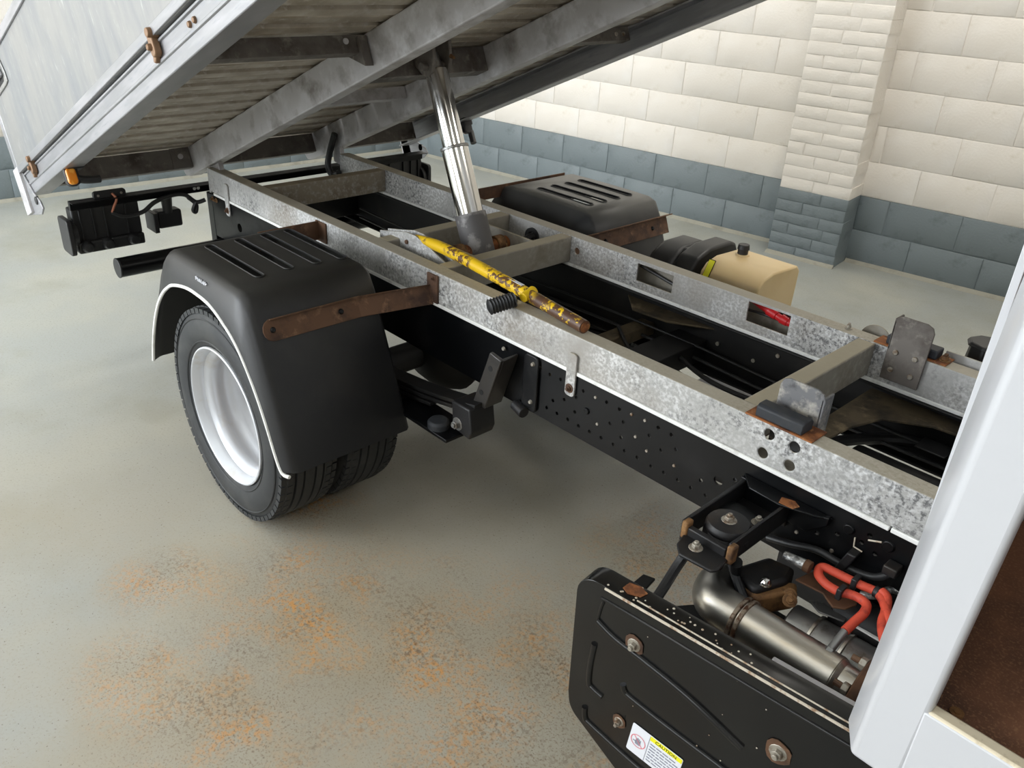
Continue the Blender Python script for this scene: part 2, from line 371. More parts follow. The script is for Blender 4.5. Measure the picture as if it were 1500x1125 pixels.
# the brick pilaster
pil = empty('pilaster', wr); pil['label'] = 'brick pilaster painted white above blue-grey'
build('pilaster_core', MB().box(-.013, .454, .0045, .26, 6 * .0765, 3.75, wallm(0, 3.285)), M['wall_white'], pil, smooth=0)
build('pilaster_core', MB().box(-.013, .454, .0045, .26, 0, 6 * .0765, wallm(0, 3.285)), M['wall_grey'], pil, smooth=0)
bP = wallm(0, 3.285)
for c in range(26):
    mat = M['wall_grey'] if c < 6 else M['wall_white']
    k0 = .30 + random.uniform(-.02, .02) if c % 2 else .19 + random.uniform(-.02, .02)
    cuts = (-.015, k0, .456)
    if c % 7 == 2: cuts = (-.015, .10, .335, .456)
    for a, b in zip(cuts, cuts[1:]):
        a += random.uniform(-.006, .006) if a > 0 else 0
        o = place_block('brick', b - a - .003, .0765 - .003, .225, mat, pil, bP @ Matrix.Translation((a + .002, random.uniform(-.002, .002), c * .0765 + .002)))
# back wall
aB = math.radians(88.4)
mB = Matrix(((math.cos(aB), -math.sin(aB), 0, XB), (math.sin(aB), math.cos(aB), 0, .62), (0, 0, 1, 0), (0, 0, 0, 1)))
wb = struct(build('wall_back', MB().box(-6.9, 2.62, 0, .2, 2 * CH, 3.75, mB), M['wall_white'], smooth=0), 'far white blockwork wall with a blue-grey base band, seen beneath the raised bed')
build('painted_base', MB().box(-6.9, 2.62, 0, .2, 0, 2 * CH, mB), M['wall_grey'], wb, smooth=0)
wall_blocks(wb, -2.6, 2.55, mB, 5, (-.18 - .442, -.40, -.15, -.37))
M['fillet'] = pmat('dusty floor edge', lin(160, 158, 146), [(lin(138, 136, 124), 8, .5, .7, 5)], .8)
fil = [(0, 0), (-.028, 0), (-.012, .010), (0, .022)]
for a, b, d in ((-4.3, -.02, 0), (.46, 5.0, 0)):
    build('floor_fillet', MB().prism(fil, 'x', a, b, bR @ Matrix.Translation((0, -.007, 0))), M['fillet'], wr)
build('floor_fillet', MB().prism(fil, 'x', -.02, .46, bP @ Matrix.Translation((0, -.001, 0))), M['fillet'], wr)
build('floor_fillet', MB().prism(fil, 'x', -2.6, 2.6, mB @ Matrix.Translation((0, -.007, 0))), M['fillet'], wb)
# left wall with the open roller door, and the front wall (behind the photographer)
wl = struct(build('wall_left', MB().box(-4.6, -4.3, -6.2, -6.0, 0, 3.75).box(-1.2, .05, -6.2, -6.0, 0, 3.75).box(2.95, 9.5, -6.2, -6.0, 0, 3.75).box(.05, 2.95, -6.2, -6.0, 0, 1.65).box(.05, 2.95, -6.2, -6.0, 2.95, 3.75).box(-4.3, -1.2, -6.2, -6.0, 3.6, 3.75), M['wall_white'], smooth=0), 'white wall with a wide open vehicle doorway')
wn1 = struct(build('window_1', MB().box(.05, 2.95, -6.14, -6.08, 1.65, 1.71).box(.05, 2.95, -6.14, -6.08, 2.89, 2.95).box(.05, .11, -6.14, -6.08, 1.71, 2.89).box(2.89, 2.95, -6.14, -6.08, 1.71, 2.89).box(1.47, 1.53, -6.14, -6.08, 1.71, 2.89), M['ceiling'], smooth=0), 'wide white framed window in the left wall')
wf = struct(build('wall_front', MB().box(9.3, 9.5, -6.0, 5.3, 0, 3.75), M['wall_white'], smooth=0), 'plain white wall at the front end of the workshop')

# ------------------------------------------------------------------ the truck
T = empty('tipper_truck'); T['label'] = 'tipper lorry chassis with its galvanised aluminium bed raised on a chrome ram'; T['category'] = 'truck'

# --- subframe and chassis rails
ZT, ZB = .869, .765
RW = .35
X0, X1 = -1.256, 2.40
t = .006
def channel(y_out, y_in, z0, z1, th, x0, x1):
    """C section, web at y_out, flanges to y_in"""
    sg = 1 if y_in > y_out else -1
    poly = [(y_out, z0), (y_in, z0), (y_in, z0 + th), (y_out + sg * th, z0 + th), (y_out + sg * th, z1 - th), (y_in, z1 - th), (y_in, z1), (y_out, z1)]
    return MB().prism(poly, 'x', x0, x1)
HB = [(1.598, .847), (1.663, .845), (1.592, .794), (1.661, .795)]
cut = MB()
for hx, hz in HB: cut.cyl((hx, -.40, hz - .004), (hx, -.32, hz - .004), .0135, n=20)
sub_n = build('subframe_rail', channel(-RW, -.295, ZB, ZT, t, X0, X1), M['galv'], T, .004, cut=cut, label='galvanised subframe rail on the near side with four bolt holes')
cut = MB()
for (a, b, z0, z1) in ((.685, .838, .792, .855), (1.13, 1.276, .795, .860)): cut.box(a, b, .27, .32, z0, z1)
cut.cyl((.399, .28, .819), (.399, .32, .819), .013, n=18)
cut.cyl((.165, .28, .812), (.165, .32, .812), .032, n=24)
sub_f = build('subframe_rail', channel(.295, RW, ZB, ZT, t, X0 + .06, X1), M['galv'], T, .004, cut=cut, label='galvanised subframe rail on the far side with two rectangular cut-outs')
# packing strips
for (a, b) in ((-1.22, 1.905), (1.909, 2.4)): B('packing_strip', (a, b, -.354, -.30, .7535, ZB), M['white_packing'], T, .002)
B('packing_strip', (-1.1, 2.4, .292, .35, .7535, ZB), M['white_packing'], T, .002)
# chassis rails with their bolt holes
HO = [(0.865,.721),(.905,.715),(.948,.717),(1.036,.717),(1.082,.717),(1.122,.719),(1.168,.718),(1.21,.721),(1.255,.723),(1.299,.721),(1.341,.72),(.925,.638),(.968,.66),(1.012,.686),(1.012,.639),(1.098,.639),(1.142,.661),(1.186,.686),(1.185,.637),(1.232,.662),(1.275,.686),(1.274,.638),(1.318,.662),(1.362,.686),(1.364,.638),(.809,.66),(.838,.638),(.828,.606),(.859,.605),(.902,.604),(.945,.604),(.988,.603),(1.031,.601),(1.073,.602),(1.117,.603),(1.162,.603),(1.203,.602),(1.247,.603),(1.295,.6),(1.337,.602),(1.382,.603),(1.424,.601),(1.469,.602),(1.448,.636),(1.539,.687),(1.716,.636),(1.762,.661),(1.806,.685),(1.804,.636),(1.872,.721),(1.893,.684),(1.86,.695)]
HOBIG = [(1.495, .661, .013), (-1.0, .66, .02), (-.55, .655, .022)]
cut = MB()
for hx, hz in HO: cut.cyl((hx, -.38, hz), (hx, -.33, hz), .0058, n=10)
for hx, hz, hr in HOBIG: cut.cyl((hx, -.38, hz), (hx, -.33, hz), hr, n=18)
ZC, ZD = .562, .753
ch_n = build('chassis_rail', channel(-RW, -.285, ZC, ZD, .007, -1.27, 2.75), M['black_steel'], T, .006, seg=3, cut=cut, label='black chassis rail on the near side, drilled with rows of holes')
ch_f = build('chassis_rail', channel(RW, .285, ZC, ZD, .007, -1.27, 2.75), M['black_dirty'], T, .006, seg=3, label='black chassis rail on the far side')
for (rx, rz, rr) in ((1.056, .662, .011), (1.827, .712, .014), (1.914, .719, .015)):
    build('rivet', MB().cyl((rx, -RW, rz), (rx, -.356, rz), rr, rr * .8, 14), M['black_steel'], T, .001)
for (rx, rz) in ((1.082, .717), (1.21, .721), (1.255, .723), (1.098, .639), (1.232, .662), (1.274, .638), (1.364, .638), (1.716, .636), (1.804, .636)):
    build('rivet', MB().cyl((rx, -.347, rz), (rx, -.3525, rz), .0052, .004, 10), M['bolt'], T)
# subframe cross members
def cross(name, x0, x1, mat, y0=-.2945, y1=.2945, z0=.772, z1=.8685, label=None):
    return B(name, (x0, x1, y0, y1, z0, z1), mat, T, .004, label=label)
cross('subframe_crossmember', -.865, -.81, M['galv_brown'])
cross('subframe_crossmember', .317, .37, M['galv_dull'])
cross('subframe_crossmember', 1.488, 1.541, M['galv_dull'], label='dusty galvanised front cross member of the subframe')
cross('subframe_crossmember', -.025, .032, M['galv_dull'])
B('cradle_plate', (.033, .316, .136, .146, .772, .866), M['galv_dull'], T, .002)
B('cradle_plate', (.033, .316, -.146, -.136, .772, .866), M['galv_dull'], T, .002)
# tie tabs on the near rail
for (tx, w, z0, z1) in ((.991, .036, .685, .818), (-1.083, .034, .693, .836)):
    tab = build('tie_tab', MB().prism(rrect(tx, (z0 + z1) / 2, w, z1 - z0, .012), 'y', -.3585, -.3515), M['galv'], T, .0015)
    hexbolt(tab, (tx, -.3585, z0 + .025), (0, -1, 0), .009, .008, 'rust')
# rear end gussets and bolts of the subframe
B('end_plate', (-1.262, -1.250, -.352, -.290, .758, .87), M['galv'], T, .002)
for bx in (-1.235, -1.20): hexbolt(T, (bx, -.352, .735), (0, -1, 0), .007, .007, 'tan_rust')

# --- front guides and rubber buffer
B('buffer_base', (1.53, 1.70, -.352, -.283, .8692, .8735), M['rust_orange'], T, .001)
build('rubber_buffer', MB().prism([(-.349, .874), (-.300, .874), (-.300, .896), (-.312, .905), (-.340, .905), (-.349, .899)], 'x', 1.553, 1.672), M['rubber_block'], T, .003, label='black rubber bump stop block')
def guide(y, lean, x0, x1, z0, z1, name, mat):
    pts = [(x0, z0), (x1, z0), (x1 + .003, z1 - .022), (x1 - .004, z1 - .007), (x1 - .02, z1), (x0 + .02, z1), (x0 + .006, z1 - .007), (x0, z1 - .022)]
    mb = MB(); mb.prism(pts, 'y', y, y + .006)
    o = build(name, mb, mat, T, .0015)
    return o
gn = guide(-.283, 0, 1.566, 1.676, .79, .962, 'bed_guide', M['guide'])
B('guide_flange', (1.670, 1.676, -.283, -.235, .80, .945), M['guide'], gn, .002)
gf = guide(.284, 0, 1.577, 1.682, .782, .972, 'bed_guide', M['bed_dark'])
B('guide_flange', (1.577, 1.583, .284, .33, .87, .962), M['bed_dark'], gf, .002)
for (bx, bz) in ((1.602, .868), (1.656, .867), (1.601, .815), (1.657, .814)):
    build('bolt_head', MB().cyl((bx, .284, bz), (bx, .279, bz), .0085, .007, 14), M['bolt'], gf, .001)
B('buffer_base', (1.53, 1.73, .300, .36, .8692, .8735), M['rust_orange'], T, .001)
build('rubber_buffer', MB().box(1.56, 1.70, .306, .352, .874, .90), M['rubber_block'], T, .004)
hexbolt(T, (1.715, .33, .8735), (0, 0, 1), .01, .014, 'tan_rust')
hexbolt(T, (1.44, .33, .869), (0, 0, 1), .007, .012, 'bolt')

# --- hydraulic ram
RA = Vector((-.064, 0, 1.397)); RBm = Vector((.137, 0, .932)); rd = (RBm - RA).normalized()
def rp(z): return RA + rd * ((RA.z - z) / -rd.z)
ram = build('tipping_ram', MB().cyl(rp(1.16), rp(.90), .0485, n=48), M['chrome'], T, .003, label='polished telescopic hydraulic ram')
build('ram_rod', MB().cyl(rp(1.41), rp(1.15), .0405, n=48), M['chrome'], ram, .003)
build('ram_collar', MB().cyl(rp(1.166), rp(1.156), .0515, n=40), M['dull_metal'], ram, .002)
build('ram_neck', MB().cyl(rp(1.462), rp(1.405), .019, .03, n=24), M['dull_metal'], ram, .003)
build('ram_base', MB().cyl(rp(.945), rp(.79), .0575, n=40), M['ram_grey'], ram, .004, label='scuffed grey ram base')
pv = rp(.825)
build('trunnion', MB().cyl((pv.x, -.135, pv.z), (pv.x, .135, pv.z), .026, n=24), M['rust_orange'], ram, .002, label='rusty pivot tube')
for s in (-1, 1):
    build('trunnion_ring', MB().cyl((pv.x, s * .075, pv.z), (pv.x, s * .115, pv.z), .034, n=24), M['tan_rust'], ram, .003)
build('hydraulic_hose', MB().tube([(.165, .16, .79), (.165, .23, .80), (.165, .30, .815), (.17, .40, .80), (.2, .45, .70)], .014), M['black_plastic'], T)
build('hose_grommet', MB().lathe([(.022, 0), (.036, 0), (.036, .008), (.022, .008)], (.165, .287, .812), 24, 'y', True), M['black_plastic'], T)

# --- yellow safety prop on its hinge plates
def plate_pts(x0): return [(x0, .835), (x0, .868), (x0 + .09, .886), (x0 + .16, .902), (x0 + .21, .902), (x0 + .30, .878), (x0 + .415, .838), (x0 + .42, .806), (x0 + .395, .797), (x0 + .20, .80)]
for yy in (-.238, -.203):
    build('prop_hinge_plate', MB().prism(plate_pts(-.09), 'y', yy - .003, yy + .003), M['galv'], T, .001)
prop = build('safety_prop', MB().tube([(.10, -.221, .888), (.20, -.231, .895), (.34, -.248, .902), (.60, -.278, .900), (.80, -.300, .895), (.995, -.322, .890)], lambda q: .009 + .0105 * min(1, q / .25), 20, 6), M['yellow'], T, 0, label='yellow body prop tube with flaking paint and rust')
build('tube_mouth', MB().cyl((.9945, -.3219, .890), (.9968, -.3222, .8899), .0155, n=20), M['rust_orange'], prop)
build('prop_pin', MB().cyl((.075, -.247, .868), (.075, -.19, .868), .008, n=14), M['rust'], prop, .001)
build('prop_collar', MB().cyl((.745, -.275, .904), (.752, -.325, .897), .0175, .014, n=18), M['yellow_plain'], prop, .002)
hd = Vector((.738, -.340, .893)); he = Vector((.712, -.422, .878)); hv = (he - hd)
hl = [(0, .010), (.05, .015)]
mbg = MB(); prof = []
for i in range(17):
    q = .08 + i / 18
    prof.append((q, .0195 if i % 2 else .0240))
prof += [(1.0, .019), (1.03, .012)]
pts = [(0.0, .011), (.05, .0165)] + prof
nseg = 20; dirv = hv.normalized(); aa = dirv.orthogonal().normalized(); bb = dirv.cross(aa)
vs = []; fs = []
for (q, r) in pts:
    for k in range(nseg):
        an = 2 * math.pi * k / nseg; vs.append(hd + hv * q + aa * math.cos(an) * r + bb * math.sin(an) * r)
for j in range(len(pts) - 1):
    for k in range(nseg): fs.append((j * nseg + k, j * nseg + (k + 1) % nseg, (j + 1) * nseg + (k + 1) % nseg, (j + 1) * nseg + k))
fs.append(tuple(range((len(pts) - 1) * nseg, len(pts) * nseg)))
mbg.add(vs, fs)
build('handle_grip', mbg, M['black_plastic'], prop, 0, smooth=25, label='ribbed black rubber handle grip')
build('paper_sticker', MB().box(-.035, .035, -.006, .006, 0, .0012, Matrix.Translation((.68, -.2868, .9165)) @ Matrix.Rotation(math.radians(-6.4), 4, 'Z')), M['label_white'], prop)

# --- wheels
def make_wheel(cy, side, outer):
    """side -1 near; tyre section centre cy; outer: dish faces outwards"""
    c = (0, cy, .374); s = side if outer else -side
    w = empty('wheel', T)
    prof = [(.240, .088), (.252, .098), (.285, .107), (.318, .108), (.340, .101), (.356, .094), (.366, .088), (.3735, .076), (.3745, .060),
            (.3745, .054), (.366, .0525), (.366, .0475), (.3755, .046), (.3758, .024), (.368, .0225), (.368, .0175), (.376, .016), (.376, -.016), (.368, -.0175), (.368, -.0225), (.3758, -.024),
            (.3755, -.046), (.366, -.0475), (.366, -.0525), (.3745, -.054), (.3745, -.060), (.3735, -.076), (.366, -.088), (.356, -.094), (.340, -.101), (.318, -.108), (.285, -.107), (.252, -.098), (.240, -.088)]
    tyre = build('tyre', MB().lathe(prof, c, 96), M['rubber'], w, 0, smooth=50)
    # shoulder lugs and sidewall rings
    lug = MB()
    for sd in (-1, 1):
        for i in range(64):
            a = 2 * math.pi * (i + (.5 if sd > 0 else 0)) / 64
            m = Matrix.Translation(c) @ Matrix.Rotation(a, 4, 'Y')
            lug.box(-.0148, .0148, sd * .0915 - .008, sd * .0915 + .008, .355, .3715, m)
            lug.box(-.0148, .0148, sd * .069 - .009, sd * .069 + .009, .362, .3757, m)
    tlg = build('tread_lugs', lug, M['rubber'], tyre, 0, smooth=0); tlg['kind'] = 'stuff'
    ring = MB()
    for (r, h) in ((.338, .1025), (.262, .1015)):
        ring.lathe([(r - .003, s * h), (r, s * (h + .0025)), (r + .003, s * h)], c, 96)
    build('sidewall_ring', ring, M['rubber'], tyre, 0)
    # rim: flange, drop centre, dish, hub disc
    q = s
    rp_ = [(.243, q * .094), (.2425, q * .100), (.238, q * .102), (.234, q * .099), (.232, q * .086), (.226, q * .080), (.224, q * .062), (.206, q * .050), (.202, q * .034), (.204, q * .018), (.214, q * .008),
           (.215, q * -.012), (.206, q * -.024), (.200, q * -.040), (.196, q * -.060), (.186, q * -.070), (.176, q * -.073)]
    rim = build('rim', MB().lathe(rp_, c, 72), M['rim'], w, 0, smooth=45)
    build('hub_disc', MB().lathe([(.178, q * -.072), (.15, q * -.066), (.13, q * -.060), (.085, q * -.058), (.08, q * -.05), (.07, q * -.03), (.0, q * -.03)], c, 40), M['hub_dirty'], w, .0)
    for i in range(6):
        a = 2 * math.pi * i / 6 + .3
        p = Vector((c[0] + .108 * math.cos(a), c[1] + q * -.060, c[2] + .108 * math.sin(a)))
        hexbolt(w, p, (0, q, 0), .013, .02, 'rust', 'wheel_nut')
    holes = MB()
    for i in range(8):
        a = 2 * math.pi * (i + .5) / 8
        p = Vector((c[0] + .155 * math.cos(a), c[1] + q * -.0675, c[2] + .155 * math.sin(a)))
        build('vent_hole', MB().cyl(p, p + Vector((0, q * .004, 0)), .013, n=14), M['black_steel'], w)
    return w
wn = make_wheel(-.846, -1, True); wn['label'] = 'near rear outer wheel with silver dished rim'
wi = make_wheel(-.606, -1, False)
wf_ = make_wheel(.846, 1, True)
wg = make_wheel(.606, 1, False)
axle = build('rear_axle', MB().cyl((0, -.76, .374), (0, .76, .374), .055, n=20).lathe([(.0, -.16), (.09, -.14), (.16, -.07), (.185, 0), (.16, .07), (.09, .14), (0, .16)], (.02, 0, .374), 28), M['black_dirty'], T, 0)
for s in (-1, 1):
    build('brake_drum', MB().lathe([(.0, -.09), (.17, -.09), (.175, -.02), (.175, .05), (.0, .06)], (0, s * .52, .374), 32), M['black_dirty'], T, .003)

# --- mudguards
def mudguard(sd, mat, name='mudguard'):
    """sd=-1 near side, +1 far side. profile runs rear bottom -> top -> front bottom"""
    outer = [(-.535, .392), (-.505, .48), (-.462, .575), (-.41, .675), (-.345, .785), (-.30, .845), (-.265, .877), (-.225, .889), (-.12, .891), (0, .892), (.12, .891), (.215, .889), (.252, .876), (.283, .825), (.325, .72), (.366, .62), (.402, .53), (.436, .44), (.457, .385)]
    arch = [(-.512, .392), (-.487, .46), (-.455, .53), (-.415, .60), (-.365, .668), (-.31, .722), (-.26, .757), (-.21, .782), (-.11, .806), (-.02, .810), (.07, .800), (.15, .766), (.20, .736), (.24, .698), (.285, .640), (.325, .575), (.362, .50), (.395, .425), (.425, .384)]
    n = len(outer)
    cxs, czs = -.02, .45
    mb = MB(); rows = []
    vs = []
    for i in range(n):
        p = outer[i]; a = arch[i]
        dx, dz = cxs - p[0], czs - p[1]; L_ = math.hypot(dx, dz)
        def ins(q): return (p[0] + dx / L_ * q, p[1] + dz / L_ * q)
        k0 = ins(.14); k1 = ins(.010); k2 = ins(0); k3 = ins(.005); k4 = ins(.018)
        row = [(k0[0], -.455, k0[1]), (k1[0], -.522, k1[1]), (k2[0], -.535, k2[1]), (k2[0], -.926, k2[1]), (k3[0], -.940, k3[1]), (k4[0], -.956, k4[1]), (a[0], -.968, a[1])]
        vs += row
    m = 7
    if sd > 0: vs = [(x, -y, z) for (x, y, z) in vs]
    fs = [(i * m + j, i * m + j + 1, (i + 1) * m + j + 1, (i + 1) * m + j) for i in range(n - 1) for j in range(m - 1)]
    mb.add(vs, fs)
    cut = MB()
    if sd < 0: slots = [(-.20, .155, -.84), (-.205, .145, -.735), (-.205, .15, -.640), (-.205, .16, -.552)]
    else: slots = [(-.125, .185, .607), (-.125, .185, .692), (-.125, .182, .778), (-.125, .178, .862)]
    for (a, b, y) in slots:
        cut.prism(rrect((a + b) / 2, y, b - a, .030, .0145), 'z', .86, .93)
    o = build(name, mb, mat, T, 0, smooth=50, solid=.005, cut=cut)
    tr = build('edge_trim', MB().tube([(p[0], sd * .969, p[1]) for p in arch] + [(arch[-1][0] + .03, sd * .962, arch[-1][1] - .002)], .0058, 8, 4), M['white_packing'], o, label='white edge trim')
    # slot lips
    for (a, b, y) in slots:
        pr = rrect((a + b) / 2, y, b - a + .002, .032, .0155, 4)
        path = [(p[0], p[1], .8945) for p in pr]; path.append(path[0])
        build('slot_lip', MB().tube(path, .0022, 6, 1), mat, o)
    return o
mgn = mudguard(-1, M['near_plastic']); mgn['label'] = 'black plastic mudguard over the near rear wheels with white edge trim'
mgf = mudguard(1, M['far_plastic']); mgf['label'] = 'dusty black plastic mudguard on the far side with four slots'
# small white maker's lettering on the near guard, too small to read
gx = -.03
for i, (w_, kind) in enumerate(((.010, 'P'), (.010, 'A'), (.010, 'R'), (.008, 'L'), (.010, 'O'), (.010, 'K'))):
    x = gx + i * .013; z0, z1 = .856, .868; yy = -.9645
    mb = MB()
    q = .0026
    mb.box(x, x + q, yy - .001, yy + .003, z0, z1)
    if kind in 'PARO': mb.box(x, x + w_, yy - .001, yy + .003, z1 - q, z1)
    if kind in 'PARK': mb.box(x, x + w_, yy - .001, yy + .003, z0 + .005, z0 + .005 + q)
    if kind in 'ARO': mb.box(x + w_ - q, x + w_, yy - .001, yy + .003, z0, z1)
    if kind in 'LO': mb.box(x, x + w_, yy - .001, yy + .003, z0, z0 + q)
    build('letter', mb, M['label_white'], mgn)
# rusty straps that carry the near guard
mdir = Vector((.485, 0, .2)).normalized(); tdir = Vector((-.2, 0, .485)).normalized()
org = Vector((.26, 0, .87)) + mdir * .006
sm = Matrix(((mdir.x, 0, tdir.x, org.x), (0, 1, 0, 0), (mdir.z, 0, tdir.z, org.z), (0, 0, 0, 1)))
def strap_face(y, tlo, thi, th=.005): pass
def strap_pts(lo, hi, y0, y1, r):
    ca = [(y0 + r - r * math.cos(math.radians(a)), (lo + hi) / 2 + (hi - lo) / 2 * math.sin(math.radians(a))) for a in (-75, -50, -25, 0, 25, 50, 75)]
    up = [(y0 + r + (y1 - y0 - r) * q, hi) for q in (0, .3, .55, .7, .85, 1)]
    return ca + up + [(a, lo) for a, b in reversed(up)]
def bend(mb, y_from=-.60, dx=.052):
    mb.v = [(x + max(0, (y - y_from) / (-.352 - y_from)) * dx, y, z) for (x, y, z) in mb.v]; return mb
strap_mb = MB()
strap_mb.prism(strap_pts(-.126, -.060, -.925, -.60, .03), 'x', 0, .005, sm)
strap_mb.prism([(-.60, -.126), (-.352, -.126), (-.352, -.060), (-.60, -.060)], 'x', 0, .005, sm)
strap = build('mudguard_strap', bend(strap_mb), M['rust'], T, .001, label='brown rusted strap across the near mudguard')
build('strap_lip', bend(MB().prism([(y, z) for y, z in ((-.90, -.064), (-.60, -.064), (-.47, -.064), (-.352, -.064), (-.352, -.060), (-.47, -.060), (-.60, -.060), (-.90, -.060))], 'x', 0, .016, sm)), M['rust'], strap, .001)
B('strap_foot', (.338, .392, -.358, -.3505, .765, .860), M['rust'], strap, .001)
for y in (-.895, -.665):
    p = sm @ Vector((.005, y, -.093)); build('bolt_head', MB().cyl(p, p + mdir * .007, .0095, .006, 14), M['black_steel'], strap, .001)
hexbolt(strap, (.375, -.358, .85), (0, -1, 0), .007, .007, 'rust')
rs = B('mudguard_strap', (-.330, -.324, -.60, -.352, .79, .862), M['rust'], T, .001)
B('strap_foot', (-.345, -.275, -.357, -.351, .785, .862), M['rust'], rs, .001)
# rusty straps of the far guard, front one with a turned up lip
fs_ = build('mudguard_strap', MB().box(.005, .010, .36, .965, -.135, -.062, sm).box(.005, .03, .36, .985, -.064, -.059, sm), M['rust'], T, .001, label='brown rusted strap on the far mudguard')
for y in (.56, .86):
    p = sm @ Vector((.010, y, -.10)); build('bolt_head', MB().cyl(p, p + mdir * .008, .010, .006, 14), M['black_steel'], fs_, .001)
rs2 = B('mudguard_strap', (-.262, -.256, .352, .91, .84, .893), M['rust'], T, .001)

# --- rear springs and hangers
for s in (-1, 1):
    sp = MB()
    for k in range(5):
        L0 = .70 - .11 * k
        pth = [(x, .455 - .02 * k + .09 * (abs(x) / .70) ** 2) for x in [L0 * (i / 8 - 1) for i in range(17)]]
        poly = pth + [(x, z + .013) for (x, z) in reversed(pth)]
        sp.prism(poly, 'y', s * .425 - .03, s * .425 + .03)
    lf = build('leaf_spring', sp, M['black_dirty'], T, .002)
    build('spring_bolt', MB().cyl((0, s * .46, .30), (0, s * .46, .50), .009, n=10), M['black_steel'], lf)
# near front hanger: inclined channel, eye box and plate on the rail
hg = build('spring_hanger', MB().prism([(.726, .740), (.776, .730), (.712, .540), (.655, .540)], 'y', -.425, -.412).prism([(.768, .732), (.776, .730), (.712, .540), (.704, .540)], 'y', -.412, -.352), M['sheen_black'], T, .006, seg=3, label='black spring hanger bracket on the near rail')
build('hanger_plate', MB().prism(rrect(.835, .660, .062, .185, .018), 'y', -.360, -.351), M['black_steel'], hg, .003)
for z in (.728, .602): build('hanger_bolt', MB().cyl((.845, -.360, z), (.845, -.366, z), .007, .005, 12), M['bolt'], hg)
build('hanger_bolt', MB().cyl((.715, -.357, .728), (.715, -.362, .728), .007, .005, 12), M['bolt'], hg)
for (x, z) in ((.732, .688), (.695, .592)): build('hanger_hole', MB().cyl((x, -.4252, z), (x, -.4262, z), .009, n=14), M['black_dirty'], hg)
build('spring_eye_box', MB().prism([(.612, .545), (.70, .548), (.712, .47), (.700, .440), (.62, .45)], 'y', -.475, -.375), M['black_cast'], hg, .006, seg=3)
hexbolt(hg, (.645, -.475, .475), (0, -1, 0), .014, .016, 'dull_metal')
build('spring_tail', MB().box(.36, .655, -.53, -.41, .428, .440), M['black_steel'], T, .002)
build('bump_rubber', MB().lathe([(.036, 0), (.036, .018), (.030, .026), (0, .028)], (.575, -.495, .440), 24, 'z'), M['rubber_block'], T, .002)
build('brake_pipe_clip', MB().cyl((.78, -.36, .565), (.83, -.37, .560), .018, n=14), M['black_cast'], T, .002)

# --- things between the rails
for (a, b, z0, z1, mt, nm) in ((.70, .760, .60, .645, 'tan_dirt', 'chassis_crossmember'), (.86, .98, .585, .66, 'black_dirty', 'chassis_crossmember'), (-.36, -.28, .58, .70, 'black_dirty', 'chassis_crossmember'), (-1.2, -1.12, .58, .72, 'black_dirty', 'chassis_crossmember')):
    B(nm, (a, b, -.34, .34, z0, z1), M[mt], T, .004)
build('crossmember_gusset', MB().prism([(1.545, -.10), (1.60, -.10), (1.615, .08), (1.65, .19), (1.76, .262), (2.0, .285), (2.0, .345), (1.545, .345)], 'z', .706, .714), M['tan_dirt'], T, .002)
build('crossmember_gusset', MB().prism([(.62, .345), (1.0, .345), (.86, .262), (.72, .25)], 'z', .70, .708), M['tan_dirt'], T, .002)
build('propshaft', MB().cyl((.12, 0, .40), (1.5, 0, .46), .04, n=20).cyl((1.42, 0, .455), (1.52, 0, .46), .06, n=20), M['black_dirty'], T, .002)
build('gearbox', MB().prism(rrect(0, .47, .40, .34, .08), 'x', 1.62, 2.3).cyl((1.48, 0, .46), (1.63, 0, .47), .09, .14, 20), M['black_dirty'], T, .01)
build('transmission_pipe', MB().tube([(1.46, -.02, .60), (1.57, .174, .61), (1.64, .30, .60), (1.76, .33, .62), (1.95, .33, .60)], .017), M['black_plastic'], T)
B('pipe_bracket', (1.74, 1.82, .22, .29, .655, .66), M['black_plastic'], T, .002)
build('brake_chamber', MB().lathe([(0, -.07), (.05, -.07), (.07, -.05), (.07, .0), (.075, .004), (.07, .01), (.06, .06), (0, .07)], (.30, .14, .60), 28, 'x'), M['black_dirty'], T, .002)
for k, (z, yy, r_) in enumerate(((.606, .272, .006), (.648, .274, .0045))):
    build('cable', MB().tube([(-1.0, yy, z), (-.3, yy + .006, z - .016), (.4, yy, z + .004), (.9, yy - .004, z + .012), (1.4, yy + .004, z - .008), (2.2, yy, z)], r_, 8, 6), M['black_plastic'], T)
build('cable', MB().tube([(.72, .18, .66), (.86, .10, .63), (.98, .14, .60), (1.04, .12, .47), (1.06, .16, .36)], .007, 8, 6), M['black_plastic'], T)
build('cable', MB().tube([(.95, .20, .64), (1.12, .16, .62), (1.3, .20, .60), (1.5, .24, .62)], .008, 8, 6), M['black_plastic'], T)
for (x, z) in ((.905, .64), (1.02, .66), (1.16, .652), (1.24, .70), (1.33, .655)):
    build('rivet', MB().cyl((x, .342, z), (x, .338, z), .007, n=10), M['bolt'], T)
build('silencer', MB().cyl((.86, .20, .52), (1.24, .14, .50), .07, n=24), M['tan_dirt'], T, .012)
bt = build('battery_case', MB().box(.92, 1.16, .30, .50, .30, .46), M['grey_case'], T, .006, label='grey case with a red stripe below the rails')
B('red_stripe', (.918, 1.162, .298, .502, .425, .438), M['red'], bt, .001)
B('air_tank_bracket', (1.10, 1.30, .05, .28, .46, .47), M['rust_brown'], T, .002)

